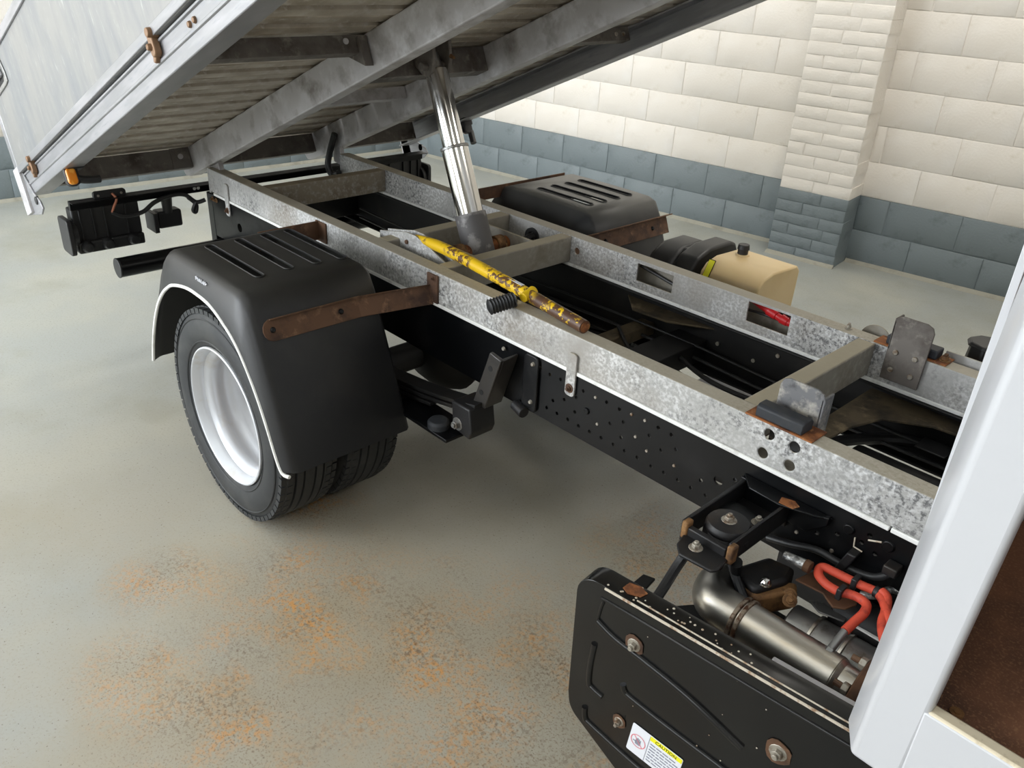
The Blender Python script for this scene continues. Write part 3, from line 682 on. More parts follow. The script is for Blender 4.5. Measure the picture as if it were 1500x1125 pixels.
# --- far side: filter housing, cream tank, battery terminals, caps
af = build('air_filter_housing', MB().prism([(.60, .56), (.945, .56), (.945, .735), (.90, .785), (.84, .805), (.72, .805), (.65, .77), (.60, .70)], 'x', .470, .585), M['black_plastic'], T, .02, seg=4, label='black moulded filter housing behind the far rail')
build('filter_lid', MB().prism([(.60, .55), (.955, .55), (.955, .775), (.935, .805), (.90, .816), (.76, .816), (.68, .79), (.61, .70)], 'x', .588, .675), M['black_plastic'], af, .012, seg=3)
build('filter_neck', MB().prism([(.60, .57), (.93, .57), (.93, .74), (.88, .79), (.72, .80), (.61, .72)], 'x', .55, .60), M['black_plastic'], af, .004)
B('filter_bracket', (.62, .78, .43, .53, .785, .79), M['galv_dull'], T, .001)
B('filter_bracket', (.776, .782, .43, .53, .70, .79), M['galv_dull'], T, .001)
tk = build('cream_tank', MB().prism([(.63, .50), (.92, .50), (.928, .778), (.905, .800), (.735, .806), (.675, .792), (.646, .765), (.63, .70)], 'x', .715, .965), M['tank'], T, .007, seg=3, label='cream plastic fluid tank with black cap beyond the far rail')
build('tank_cap', MB().cyl((.77, .83, .80), (.77, .83, .825), .020, n=20).cyl((.77, .83, .825), (.77, .83, .845), .024, .021, 12), M['black_plastic'], tk, .002)
build('filler_boss', MB().cyl((.77, .83, .79), (.77, .83, .808), .032, .026, 24), M['tank'], tk, .002)
tkm = Matrix(((1, 0, 0, .745), (0, .50, .866, .658), (0, .866, -.50, .772), (0, 0, 0, 1)))
build('tank_sticker', MB().box(-.012, .012, -.035, .035, -.010, -.0065, tkm), M['label_yellow'], tk)
build('sticker_border', MB().box(-.014, .014, -.038, .038, -.0085, -.0062, tkm), M['black_steel'], tk)
# red battery leads seen through the cut-outs
rl = build('battery_lead', MB().tube([(1.10, .375, .838), (1.15, .365, .828), (1.19, .36, .820), (1.24, .36, .810), (1.33, .365, .804)], .012, 12, 5), M['red'], T)
build('terminal_boot', MB().cyl((1.165, .363, .826), (1.20, .360, .818), .017, .015, 14).cyl((1.215, .360, .815), (1.24, .360, .810), .016, .014, 14), M['red'], rl, .002)
build('lead_clip', MB().box(1.20, 1.255, .372, .402, .822, .836), M['black_plastic'], rl, .002)
B('battery_tray', (1.05, 1.35, .372, .56, .66, .70), M['bed_dark'], T, .004)
B('backing_plate', (.60, .92, .372, .378, .70, .85), M['galv_dull'], T, .001)
B('backing_plate', (1.04, 1.37, .405, .410, .70, .832), M['galv_dull'], T, .001)
build('cable', MB().tube([(.66, .345, .83), (.72, .362, .81), (.80, .365, .795), (.90, .362, .785)], .006, 8, 5), M['black_plastic'], T)
build('cable', MB().tube([(1.08, .362, .803), (1.18, .36, .808), (1.30, .36, .802)], .005, 8, 5), M['black_plastic'], T)
build('terminal_boot', MB().cyl((.73, .41, .762), (.78, .42, .768), .012, n=12), M['red'], T, .002)
cp = build('filler_cap', MB().cyl((1.765, .50, .83), (1.765, .50, .885), .052, .048, 8).cyl((1.765, .50, .885), (1.765, .50, .897), .06, .052, 8), M['black_plastic'], T, .004, label='black faceted cap near the white post')
B('cap_clip', (1.775, 1.80, .444, .452, .84, .89), M['bolt'], cp, .001)
build('pink_terminal', MB().cyl((1.72, .43, .835), (1.78, .42, .835), .013, n=12), M['copper_wire'], T, .003)
build('round_bracket', MB().cyl((1.50, .385, .84), (1.50, .39, .84), .045, n=28), M['galv_dull'], T, .001)
B('rail_bracket', (1.70, 1.80, .372, .378, .83, .885), M['galv'], T, .002)

# --- rear lighting bar
lb = B('tail_lamp_bar', (-1.365, -1.345, -.92, .92, .742, .782), M['black_steel'], T, .002, label='black rear lighting bar')
B('bar_flange', (-1.345, -1.305, -.92, .92, .778, .782), M['black_steel'], lb, .001)
for y in (-.375, -.357): build('bar_hole', MB().cyl((-1.3445, y - .01, .762), (-1.3435, y - .01, .762), .0075, n=14), M['white_packing'], lb)
def tail_lamp(sd):
    y0, y1 = sd * .92, sd * .64
    o = build('tail_lamp', MB().box(-1.42, -1.352, min(y0, y1), max(y0, y1), .60, .745), M['black_plastic'], T, .008, seg=3)
    build('lamp_shelf', MB().box(-1.42, -1.335, min(y0, y1), max(y0, y1), .555, .605), M['black_plastic'], o, .008, seg=3)
    build('lamp_end', MB().prism(rrect(-1.37, .635, .12, .155, .02), 'y', sd * .955, sd * .935), M['black_plastic'], o, .003)
    build('lamp_lens_back', MB().cyl((-1.375, sd * .935, .64), (-1.375, sd * .91, .64), .055, n=24), M['black_plastic'], o, .003)
    for y in (.885, .80, .69): build('bulb_socket', MB().lathe([(.0, .028), (.018, .024), (.025, .01), (.026, -.01)], (-1.335, sd * y, .585), 18, 'x'), M['black_plastic'], o)
    for y in (.89, .84, .79, .70): B('lamp_rib', (-1.352, -1.342, sd * y - .003, sd * y + .003, .61, .74), M['black_plastic'], o, .001)
    return o
tl = tail_lamp(-1); tl['label'] = 'black back of the near tail lamp cluster'
tail_lamp(1)
npl = build('number_plate_lamp', MB().prism(rrect(-.757, .793, .135, .034, .012), 'x', -1.352, -1.335), M['black_plastic'], T, .003)
for y in (-.805, -.71): build('lamp_screw', MB().cyl((-1.335, y, .793), (-1.331, y, .793), .005, n=10), M['bolt'], npl)
build('lamp_lead', MB().tube([(-1.33, -.75, .797), (-1.315, -.74, .775), (-1.315, -.755, .745), (-1.32, -.765, .72)], .005, 8, 5), M['copper_wire'], npl)
build('cable', MB().tube([(-1.32, -.765, .72), (-1.32, -.72, .695), (-1.32, -.64, .70), (-1.32, -.58, .735), (-1.325, -.50, .752), (-1.325, -.44, .745), (-1.31, -.40, .71), (-1.29, -.365, .72)], .0095, 10, 6), M['black_plastic'], T)
build('cable', MB().tube([(-1.32, -.43, .735), (-1.315, -.40, .70), (-1.315, -.405, .665), (-1.315, -.415, .675), (-1.31, -.40, .71)], .010, 10, 5), M['black_plastic'], T)
fl = build('fog_lamp', MB().box(-1.42, -1.35, -.565, -.455, .60, .678), M['black_plastic'], T, .01, seg=3, label='small black fog lamp under the rear bar')
B('fog_lamp_lens', (-1.435, -1.33, -.592, -.572, .59, .68), M['black_plastic'], fl, .003)
build('fog_lamp_stem', MB().cyl((-1.36, -.515, .67), (-1.355, -.515, .75), .02, .026, 14), M['black_plastic'], fl, .002)
for s in (-1, 1):
    B('rear_post', (-1.30, -1.245, min(s * .352, s * .30), max(s * .352, s * .30), .45, .755), M['black_steel'], T, .004)
und = build('underrun_bar', MB().cyl((-1.2, -.82, .515), (-1.2, .82, .515), .042, n=28), M['black_steel'], T, .004, label='round black underrun bar')
for s in (-1, 1): build('bar_end_cap', MB().cyl((-1.2, s * .818, .515), (-1.2, s * .824, .515), .0435, n=28), M['black_plastic'], und, .002)

# --- raised bed (own frame: u along the bed, y across, w square to it)
TH = math.radians(22.9)
BED = empty('tipper_bed', T, (-1.285, 0, .863), (0, -TH, 0)); BED['label'] = 'raised aluminium tipping bed seen from below'
UL = 3.1
for s in (-1, 1):
    ya, yb = (-.35, -.29) if s < 0 else (.295, .355)
    build('bed_runner', MB().prism([(-.235, .12), (-.253, .045), (-.235, .012), (-.19, 0), (UL, 0), (UL, .12)], 'y', ya, yb), M['bed_steel'], BED, .005, seg=3)
for s in (-1, 1):
    y = lambda q: s * q
    poly = [(1.0, .022), (.926, .022), (.926, .030), (.992, .030), (.992, .11), (.93, .11), (.93, .119), (1.0, .119)]
    rl_ = build('bed_side_rail', MB().prism([(y(a), b) for a, b in poly], 'x', -.30, UL), M['alu'], BED, .003)
    build('rail_bead', MB().prism([(y(1.0), .060), (y(1.0045), .063), (y(1.0045), .070), (y(1.0), .073)], 'x', -.30, UL), M['alu'], rl_, .001)
    build('rail_bead', MB().prism([(y(1.0), .106), (y(1.006), .108), (y(1.006), .114), (y(1.0), .116)], 'x', -.30, UL), M['alu'], rl_, .001)
# deck planks, each ribbed below
pw = .145
def plank_profile():
    pts = [(0, .158), (0, .128), (.006, .120), (.056, .120), (.060, .142), (.071, .142), (.075, .125), (pw - .020, .125), (pw - .014, .133), (pw - .014, .158)]
    return pts
pm = None
k = 0; u = -.26
while u < UL - .05:
    if pm is None:
        o = build('deck_plank', MB().prism(plank_profile(), 'y', -.985, .985), M['alu_deck'], BED, .0015, 1, smooth=0); pm = o
    else:
        o = pm.copy(); COL.objects.link(o); o.parent = BED
    o.location = (u, 0, 0)
    u += pw
# cross members under the deck
def bcross(u0, y0, y1, w0, w1, mat='bed_dark', th=.006, name='bed_crossmember', lip=.045):
    o = build(name, MB().prism([(u0, w0), (u0, w1), (u0 - th, w1), (u0 - th, w0 + th), (u0 - lip, w0 + th), (u0 - lip, w0)], 'y', y0, y1), M[mat], BED, .002)
    return o
for (y0, y1) in ((-.925, -.351), (-.289, .294), (.356, .925)):
    bcross(-.12, y0, y1, .028, .119)
    if abs(y0 + y1) > .2: bcross(1.46, y0, y1, .065, .119)
    else: bcross(1.275, y0, y1, .030, .119, lip=.07)
    bcross(2.35, y0, y1, .05, .119)
    if abs(y0 + y1) < .2: bcross(.735, y0, y1, .07, .119, 'bed_steel')
for y in (-.424, -.368):
    p = Vector((1.461, y, .100)); build('bolt_head', MB().cyl(p, p + Vector((.006, 0, 0)), .010, .008, 12), M['bed_steel'], BED, .001)
for y in (.84, .885):
    p = Vector((1.461, y, .090)); build('bolt_head', MB().cyl(p, p + Vector((.006, 0, 0)), .009, .007, 12), M['bolt'], BED, .001)
build('gusset', MB().prism([(1.33, .112), (1.475, .02), (1.475, .112)], 'y', -.385, -.353), M['bed_dark'], BED, .002)
B('joint_plate', (-.118, -.112, -.44, -.352, .030, .119), M['bed_dark'], BED, .001)
build('bolt_head', MB().cyl((-.112, -.40, .08), (-.106, -.40, .08), .012, n=12), M['bed_steel'], BED)
# clevis for the ram head
for y in (-.036, .036):
    build('ram_clevis', MB().prism([(1.276, .112), (1.40, .112), (1.385, .05), (1.36, .016), (1.335, .008), (1.31, .016), (1.29, .04), (1.276, .06)], 'y', y - .007, y + .007), M['bed_dark'], BED, .004)
build('clevis_pin', MB().cyl((1.335, -.065, .042), (1.335, .065, .042), .015, n=16), M['bed_dark'], BED, .002)
build('grease_nipple', MB().cyl((1.385, .036, .06), (1.40, .036, .05), .008, .005, 10), M['tan_rust'], BED)
# hinge lugs at the back, on the subframe ends
for s in (-1, 1):
    build('hinge_lug', MB().prism([(.02, .01), (.09, .01), (.085, -.05), (.05, -.075), (.01, -.05)], 'y', s * .312 - .012, s * .312 + .012), M['bed_steel'], BED, .003)
build('bed_hose', MB().tube([(.12, .275, .06), (.05, .272, .0), (.0, .268, -.06), (.02, .262, -.11), (.09, .262, -.12)], .016, 10, 6), M['black_plastic'], BED)
build('bed_hose', MB().tube([(.14, .262, .06), (.075, .258, .0), (.03, .255, -.06), (.05, .25, -.12)], .012, 10, 6), M['black_plastic'], BED)
# drop sides
for s in (-1, 1):
    y0, y1 = (-1.012, -.985) if s < 0 else (.985, 1.012)
    ds = B('drop_side', (-.325, UL, y0, y1, .122, .585), M['alu_panel'], BED, .003, label='hazy aluminium drop side' if s < 0 else None)
    yo = s * 1.012
    for (w0, w1, d) in ((.122, .150, .006), (.548, .585, .008)):
        B('edge_bead', (-.325, UL, min(yo, yo + s * d), max(yo, yo + s * d), w0, w1), M['alu'], ds, .002)
    for (u0) in (-.075, 1.475, 2.6):
        h = build('side_latch', MB().prism(rrect(u0, .105, .030, .062, .012), 'y', s * 1.002, s * 1.022), M['brass'], BED, .004, seg=3, label='copper brown drop side latch' if u0 == 1.475 and s < 0 else None)
        build('latch_boss', MB().cyl((u0 + .012, s * 1.0, .132), (u0 + .012, s * 1.03, .132), .015, .012, 14), M['brass'], h, .002)
        build('latch_pin', MB().cyl((u0 - .004, s * 1.02, .100), (u0 - .004, s * 1.032, .100), .010, .008, 14), M['brass'], h, .002)
        build('latch_tip', MB().prism([(u0 - .022, .088), (u0 + .004, .082), (u0 - .018, .062), (u0 - .030, .068)], 'y', s * 1.001, s * 1.016), M['brass'], h, .003)
    for u0 in (1.693, 1.726): build('bolt_head', MB().cyl((u0, s * 1.0, .085), (u0, s * 1.007, .085), .009, .007, 12), M['brass'], BED, .001)
# recessed release handle in the near drop side, near its rear end
hr = build('release_handle', MB().prism([(-.33, .56), (-.06, .56), (-.02, .46), (-.02, .425), (-.06, .42), (-.33, .42)], 'y', -1.018, -1.012), M['dull_metal'], BED, .002, label='recessed metal release handle on the drop side')
build('handle_slot', MB().prism([(-.33, .548), (-.09, .548), (-.072, .51), (-.33, .505)], 'y', -1.0185, -1.0175), M['black_dirty'], hr)
build('handle_paddle', MB().prism([(-.33, .505), (-.072, .508), (-.045, .455), (-.33, .45)], 'y', -1.03, -1.018), M['alu'], hr, .004)
build('handle_slot', MB().prism([(-.33, .452), (-.05, .455), (-.065, .437), (-.33, .435)], 'y', -1.0185, -1.0175), M['black_dirty'], hr)
# tail board and corner posts
tb = B('tail_board', (-.372, -.345, -1.0, 1.0, .085, .585), M['alu_panel'], BED, .003)
for s in (-1, 1):
    yo = s * 1.0
    cpst = build('corner_post', MB().box(-.378, -.326, min(yo, yo + s * .012), max(yo, yo + s * .012), .13, .585), M['alu'], BED, .003)
    ft = build('tail_hinge_plate', MB().prism([(-.378, .14), (-.30, .13), (-.22, .02), (-.165, -.02), (-.15, -.055), (-.20, -.072), (-.378, -.045)], 'y', yo, yo + s * .008), M['alu'], BED, .002)
    build('tail_board_end', MB().box(-.385, -.30, min(yo, yo + s * .02), max(yo, yo + s * .02), -.045, .15), M['bed_steel'], BED, .003)
    build('hinge_oval', MB().cyl((-.205, yo, -.012), (-.205, yo + s * .013, -.012), .020, .016, 20), M['black_plastic'], ft, .002)
# marker lamps on rubber arms below the side rails, amber lenses
for s in (-1, 1):
    lx = (.268, .284) if s < 0 else (.240, .256)
    ml = build('marker_lamp', MB().prism(rrect(s * .977, -.008, .036, .062, .014), 'x', *lx), M['amber'], BED, .006, seg=3, label='amber marker lamp under the bed corner' if s < 0 else None)
    build('lamp_body', MB().prism(rrect(s * .972, -.004, .050, .074, .018), 'x', *((.238, .268) if s < 0 else (.256, .284))), M['black_plastic'], ml, .004)
    build('lamp_arm', MB().tube([(.255, s * .960, -.012), (.255, s * .935, -.022), (.255, s * .90, -.026), (.255, s * .875, -.026)], .015, 10, 5), M['black_plastic'], ml)
    B('lamp_mount', (.225, .285, s * .955 - .03, s * .955 + .03, .018, .040) if s < 0 else (.245, .285, .95, 1.005, .0, .04), M['black_plastic'], ml, .004)
    if s > 0: build('lamp_tail', MB().tube([(.27, .99, -.03), (.278, .985, -.07), (.285, .98, -.095)], .016, 10, 3), M['black_plastic'], ml)
# --- bracket and rubber mount on the near rail, forward
mb_ = build('cab_mount_bracket', MB().box(1.569, 1.577, -.61, -.352, .655, .712).box(1.683, 1.691, -.60, -.352, .655, .712).box(1.569, 1.691, -.362, -.352, .64, .712).prism([(1.572, -.58), (1.69, -.58), (1.70, -.655), (1.692, -.668), (1.615, -.675), (1.59, -.65)], 'z', .672, .680).box(1.575, 1.685, -.61, -.595, .672, .70).box(1.577, 1.683, -.50, -.352, .655, .662), M['black_cast'], T, .003, label='black open box bracket with a round rubber mount')
build('mount_plate', MB().prism([(1.577, -.52), (1.683, -.52), (1.683, -.42), (1.577, -.42)], 'z', .676, .682), M['black_steel'], mb_, .002)
build('rubber_mount', MB().lathe([(.0, .016), (.014, .016), (.045, .012), (.050, .004), (.050, -.004), (.047, -.010), (.052, -.016), (.052, -.03), (0, -.03)], (1.640, -.535, .700), 36, 'z'), M['black_cast'], mb_, 0)
hexbolt(mb_, (1.640, -.535, .714), (0, 0, 1), .011, .012, 'bolt')
hexbolt(mb_, (1.667, -.45, .682), (0, 0, 1), .010, .012, 'bolt')
hexbolt(mb_, (1.627, -.632, .680), (0, 0, 1), .010, .012, 'bolt')
for (x, y) in ((1.580, -.602), (1.695, -.600)): build('rust_patch', MB().box(x - .008, x + .008, y - .012, y + .012, .668, .7125), M['tan_rust'], mb_, .004)
build('rail_gusset', MB().prism([(1.56, .715), (1.60, .715), (1.66, .70), (1.70, .70), (1.75, .712), (1.785, .722), (1.785, .70), (1.74, .66), (1.56, .66)], 'y', -.365, -.352), M['black_steel'], mb_, .002)
build('gusset_lip', MB().prism([(1.56, -.352), (1.60, -.395), (1.68, -.40), (1.76, -.375), (1.79, -.352)], 'z', .713, .719), M['black_steel'], mb_, .002)
build('rust_patch', MB().prism([(1.678, -.395), (1.712, -.393), (1.718, -.374), (1.700, -.362), (1.672, -.372)], 'z', .719, .7205), M['rust_orange'], mb_)
# rods and linkage below it
build('linkage_rod', MB().tube([(1.60, -.60, .66), (1.585, -.62, .60), (1.60, -.72, .56), (1.606, -.80, .575)], .012, 10, 5), M['black_plastic'], T)
build('linkage_arm', MB().prism([(1.46, -.56), (1.49, -.55), (1.50, -.61), (1.56, -.62), (1.60, -.56), (1.66, -.48), (1.70, -.40), (1.74, -.40), (1.74, -.62), (1.60, -.74), (1.52, -.76), (1.47, -.70)], 'z', .45, .458), M['black_dirty'], T, .002)
for (a, b) in (((1.66, -.56, .66), (1.60, -.52, .46)), ((1.70, -.58, .66), (1.66, -.46, .46))):
    build('linkage_rod', MB().cyl(a, b, .013, n=12), M['black_steel'], T)

# --- exhaust, flange, cover plate and cables
ax = lambda q: Vector((1.735 + .27 * q, -.606 + .004 * q, .548))
ex = build('exhaust_pipe', MB().cyl(ax(.10), ax(.86), .0485, n=48), M['stainless'], T, .002, label='stainless exhaust cylinder with a welded seam')
build('exhaust_elbow', MB().tube([ax(.11), ax(-.02), ax(-.17) + Vector((0, .006, .0)), ax(-.27) + Vector((0, .03, -.004)), ax(-.33) + Vector((.004, .072, -.008)), ax(-.335) + Vector((.012, .105, -.01))], lambda q: .047 + .002 * q, 40, 6), M['stainless'], ex, 0)
build('elbow_lip', MB().tube([ax(-.334) + Vector((.011, .10, -.01)), ax(-.335) + Vector((.014, .112, -.01))], .0505, 40, 1), M['dull_metal'], ex)
for q in (.05, .10): build('weld_ring', MB().lathe([(.047, -.006), (.0525, -.004), (.0535, 0), (.0525, .004), (.047, .006)], ax(q), 40, 'x'), M['weld'], ex)
build('exhaust_cone', MB().cyl(ax(.86), ax(.90), .0485, .042, 48).cyl(ax(.90), ax(1.02), .042, .040, 48), M['stainless'], ex, .001)
fg = build('rusty_flange', MB().lathe([(.036, 0), (.082, 0), (.086, .004), (.086, .018), (.082, .022), (.036, .022)], ax(1.03), 40, 'x', True), M['rust_brown'], ex, 0, label='brown rusted exhaust flange')
for i in range(6):
    a = i * math.pi / 3 + .35
    p = ax(1.02) + Vector((0, .066 * math.cos(a), .066 * math.sin(a)))
    nb = build('flange_nut', MB().cyl(p, p - Vector((.013, 0, 0)), .012, n=6), M['bolt'], ex, .001)
    build('flange_stud', MB().cyl(p - Vector((.013, 0, 0)), p - Vector((.03, 0, 0)), .0065, n=10), M['rust'], ex)
sn = build('exhaust_sensor', MB().cyl((1.935, -.585, .588), (1.937, -.535, .612), .0085, .008, 14).cyl((1.934, -.60, .582), (1.935, -.582, .590), .012, n=6), M['dull_metal'], T, .001)
build('sensor_lead', MB().tube([(1.937, -.535, .612), (1.941, -.505, .622), (1.945, -.478, .632), (1.938, -.457, .636), (1.920, -.450, .636), (1.899, -.452, .634), (1.879, -.460, .632), (1.851, -.459, .632), (1.827, -.448, .634), (1.818, -.433, .638), (1.824, -.424, .642), (1.846, -.421, .642), (1.882, -.418, .642), (1.910, -.415, .642), (1.933, -.411, .642), (1.956, -.425, .643), (1.985, -.46, .64), (2.02, -.50, .63)], .0098, 12, 5), M['red_hose'], T, label='orange red sleeved sensor lead')
build('sensor_lead', MB().tube([(1.945, -.41, .65), (1.962, -.42, .648), (1.975, -.45, .638), (1.982, -.475, .632), (1.998, -.505, .628), (2.02, -.53, .62)], .0098, 12, 5), M['red_hose'], T)
build('lead_connector', MB().cyl((1.743, -.452, .640), (1.792, -.449, .642), .0095, .0125, 14), M['foil'], T, .001)
build('lead_connector', MB().cyl((1.792, -.449, .642), (1.806, -.449, .642), .0145, n=12), M['rust_brown'], T, .001)
for (x, y, z) in ((1.893, -.418, .644), (1.884, -.460, .634)):
    build('cable_clip', MB().box(x - .006, x + .006, y - .0135, y + .0135, z - .014, z + .013), M['black_plastic'], T, .002)
build('cable_clip', MB().lathe([(.010, -.006), (.0125, -.004), (.0125, .004), (.010, .006)], (1.937, -.412, .643), 14, 'x'), M['black_plastic'], T)
build('cover_plate', MB().prism([(1.787, -.468), (1.80, -.405), (1.835, -.385), (1.87, -.39), (1.905, -.405), (1.915, -.44), (1.905, -.47), (1.885, -.485), (1.868, -.475), (1.85, -.462)], 'z', .604, .609), M['rust_brown'], T, .002, label='brown rusted cover plate beneath the sensor lead')
build('foil_tube', MB().tube([(1.905, -.395, .605), (1.92, -.395, .612), (1.932, -.385, .615), (1.94, -.36, .618), (1.952, -.345, .62), (1.98, -.345, .62), (2.02, -.36, .61)], .0085, 12, 5), M['foil'], T)
# rusty casting and dark housing behind the elbow
hs = build('bracket_casting', MB().prism([(1.665, -.54), (1.70, -.43), (1.765, -.42), (1.775, -.47), (1.745, -.555)], 'z', .53, .60), M['black_cast'], T, .012, seg=3)
build('casting_arm', MB().prism([(1.70, -.555), (1.755, -.56), (1.80, -.47), (1.785, -.445), (1.752, -.47)], 'z', .53, .585), M['tan_rust'], hs, .008, seg=3)
build('casting_bolt', MB().lathe([(0, .014), (.008, .013), (.013, .006), (.014, 0)], (1.747, -.522, .60), 18, 'z'), M['chrome'], hs)
for (x, y) in ((1.793, -.49), (1.802, -.505)): hexbolt(hs, (x, y, .58), (.3, -.6, .6), .010, .012, 'tan_rust')
build('blue_strut', MB().tube([(1.652, -.535, .64), (1.70, -.56, .60), (1.735, -.575, .575)], .011, 10, 2), M['black_steel'], T)
muf = build('particulate_filter', MB().cyl((1.80, -.475, .485), (2.2, -.455, .485), .055, n=36), M['dull_metal'], T, .004)
for x in (1.86, 1.93): build('filter_band', MB().lathe([(.055, -.005), (.059, -.003), (.059, .003), (.055, .005)], (x, -.47, .485), 36, 'x'), M['stainless'], muf)
build('upper_filter', MB().cyl((1.86, -.385, .53), (2.25, -.37, .53), .048, n=32), M['black_cast'], T, .006)
B('steel_strip', (1.905, 2.05, -.432, -.420, .545, .549), M['white_packing'], T, .001)
build('earth_strap', MB().prism([(1.82, -.44), (1.84, -.42), (1.90, -.425), (1.90, -.44), (1.85, -.455)], 'z', .548, .552), M['dull_metal'], T, .001)
build('lower_casing', MB().prism(rrect(-.53, .38, .30, .12, .03), 'x', 1.68, 2.25), M['black_dirty'], T, .006)
# pipes and clips on the chassis rail near the post
build('rail_pipe', MB().tube([(1.66, -.368, .595), (1.717, -.37, .612), (1.778, -.37, .633), (1.827, -.37, .632), (1.87, -.37, .632), (1.912, -.37, .643), (1.937, -.37, .668), (1.945, -.365, .69)], .0085, 12, 6), M['black_plastic'], T)
build('pipe_clip', MB().prism([(1.829, .620), (1.851, .620), (1.868, .675), (1.847, .675)], 'y', -.382, -.352), M['black_cast'], T, .003)
build('pipe_clip', MB().box(1.925, 1.955, -.385, -.352, .672, .694), M['black_cast'], T, .003)
build('clip_edge', MB().tube([(1.845, -.353, .70), (1.848, -.354, .678), (1.868, -.354, .676)], .0018, 6, 1), M['chip'], T)
build('clip_edge', MB().tube([(1.873, -.354, .711), (1.90, -.354, .722)], .002, 6, 1), M['chip'], T)

# --- pressed side guard below the post
gy = math.atan2(.06, .57)
GT = Vector((math.cos(gy), math.sin(gy), 0)); GN = Vector((-math.sin(gy), math.cos(gy), 0))
GM = Matrix(((GT.x, GN.x, 0, 1.54), (GT.y, GN.y, 0, -.86), (0, 0, 1, 0), (0, 0, 0, 1)))
def arc(cx, cz, r, a0, a1, n=6): return [(cx + r * math.cos(math.radians(a0 + (a1 - a0) * i / n)), cz + r * math.sin(math.radians(a0 + (a1 - a0) * i / n))) for i in range(n + 1)]
out = [(.78, .661)] + arc(.012, .613, .048, 90, 180) + [(-.030, .32)] + arc(.028, .305, .055, 185, 235) + [(.115, .185), (.20, .165), (.78, .165)]
gmb = MB(); n = len(out)
vs = [GM @ Vector((p[0], 0, p[1])) for p in out]
cxg, czg = .38, .41
ins = []
for p in out:
    ins.append((p[0] + (.008 if p[0] < .1 else 0), p[1] - (.008 if p[1] > .55 else -.004)))
vs += [GM @ Vector((p[0], .052, p[1])) for p in out]
fs = [tuple(range(n))] + [(i, i + 1, n + i + 1, n + i) for i in range(n - 1)]
gmb.add(vs, fs)
guard = build('side_guard', gmb, M['black_gloss'], T, .007, seg=3, solid=.004, label='black pressed steel side guard with ribs, chips and a warning label')
def gpath(pts, d=-.001): return [GM @ Vector((a, d, b)) for a, b in pts]
for pts, r in (([(.022, .566), (.07, .548), (.142, .537), (.25, .515), (.372, .474)], .0085), ([(.103, .440), (.11, .424), (.13, .418), (.21, .407), (.36, .392)], .0075), ([(.022, .50), (.018, .44), (.02, .385), (.032, .374), (.058, .368)], .0075), ([(.018, .305), (.022, .275), (.04, .265), (.16, .24), (.30, .222)], .0075), ([(.022, .566), (.03, .62), (.05, .63), (.30, .628), (.60, .628)], .004)):
    rib = MB().tube(gpath(pts), r, 12, 5)
    build('pressed_rib', rib, M['black_gloss'], guard)
build('worn_edge', MB().tube(gpath([(.03, .658), (.20, .659), (.50, .659), (.77, .659)], -.0015), .0030, 8, 1), M['chip'], guard)
build('worn_edge', MB().tube([GM @ Vector((a, .009, .6635)) for a in (.10, .3, .55, .77)], .0016, 8, 1), M['chip'], guard)
for (s_, z, r) in ((.115, .563, .012), (.108, .333, .009), (.436, .520, .014)):
    c0 = GM @ Vector((s_, -.002, z)); d = -GN
    pts = [(r * (2.3 + .18 * math.sin(1.7 * i + s_ * 40)) * math.cos(i * .449), r * (2.5 + .2 * math.cos(1.3 * i)) * math.sin(i * .449)) for i in range(14)]
    m = GM @ Matrix.Translation((s_, -.0035, z))
    build('rust_patch', MB().prism([(a * .8, b * .8) for a, b in pts], 'y', -.0008, .0008, m), M['rust'], guard)
    hexbolt(guard, c0 + d * .001, d, r * .8, .012, 'bolt')
rr = random.Random(3)
for i in range(46):
    s_ = .03 + .33 * rr.random() ** 1.4; top = rr.random() < .72
    q = .0012 + .0022 * rr.random()
    if top: p = GM @ Vector((s_, .004 + .044 * rr.random(), .6632)); dz = Vector((0, 0, .0008))
    else: p = GM @ Vector((s_ + .1, -.0026, .64 - .25 * rr.random())); dz = -GN * .0008; q *= .6
    build('paint_chip', MB().cyl(p, p + dz, q, q * .8, 6), M['chip'], guard)
build('rust_patch', MB().prism([(.058, .02), (.075, .012), (.10, .022), (.105, .040), (.085, .048), (.06, .042)], 'z', .663, .6645, GM), M['rust_orange'], guard)
# warning label
LM = GM @ Matrix.Translation((.142, -.0032, .358)) @ Matrix.Rotation(math.radians(5.5), 4, 'Y')
lab = build('warning_label', MB().prism(rrect(.062, -.042, .124, .086, .004), 'y', -.0006, .0, LM), M['label_white'], guard, label='white warning label with a yellow band')
build('label_band', MB().box(.0455, .1225, -.0012, 0, -.013, -.001, LM), M['label_yellow'], lab)
B_ = MB().box(.0440, .0450, -.0012, 0, -.083, -.002, LM)
build('label_divider', B_, M['label_grey'], lab)
cv = bpy.data.curves.new('caution_word', 'FONT'); cv.body = 'CAUTION'; cv.size = .0115; cv.extrude = .0002; cv.align_x = 'CENTER'
to = bpy.data.objects.new('caution_word', cv); COL.objects.link(to)
to.matrix_world = LM @ Matrix.Translation((.084, -.0014, -.0112)) @ Matrix.Rotation(math.pi / 2, 4, 'X')
dg = bpy.context.evaluated_depsgraph_get(); tm = bpy.data.meshes.new_from_object(to.evaluated_get(dg)); mw = to.matrix_world.copy(); bpy.data.objects.remove(to)
tm.transform(mw); tm.materials.clear(); tm.materials.append(M['black_dirty'])
to = bpy.data.objects.new('caution_word', tm); COL.objects.link(to); to.parent = lab
ln = MB(); r5 = random.Random(5)
for j in range(7):
    z = -.021 - j * .0085; x = .049
    while x < .117:
        w_ = r5.uniform(.006, .016)
        if x + w_ > .119: break
        ln.box(x, x + w_, -.0011, 0, z - .003, z, LM); x += w_ + .0022
build('label_print', ln, M['label_grey'], lab, smooth=0)
rg = MB(); nn = 32; vs = []
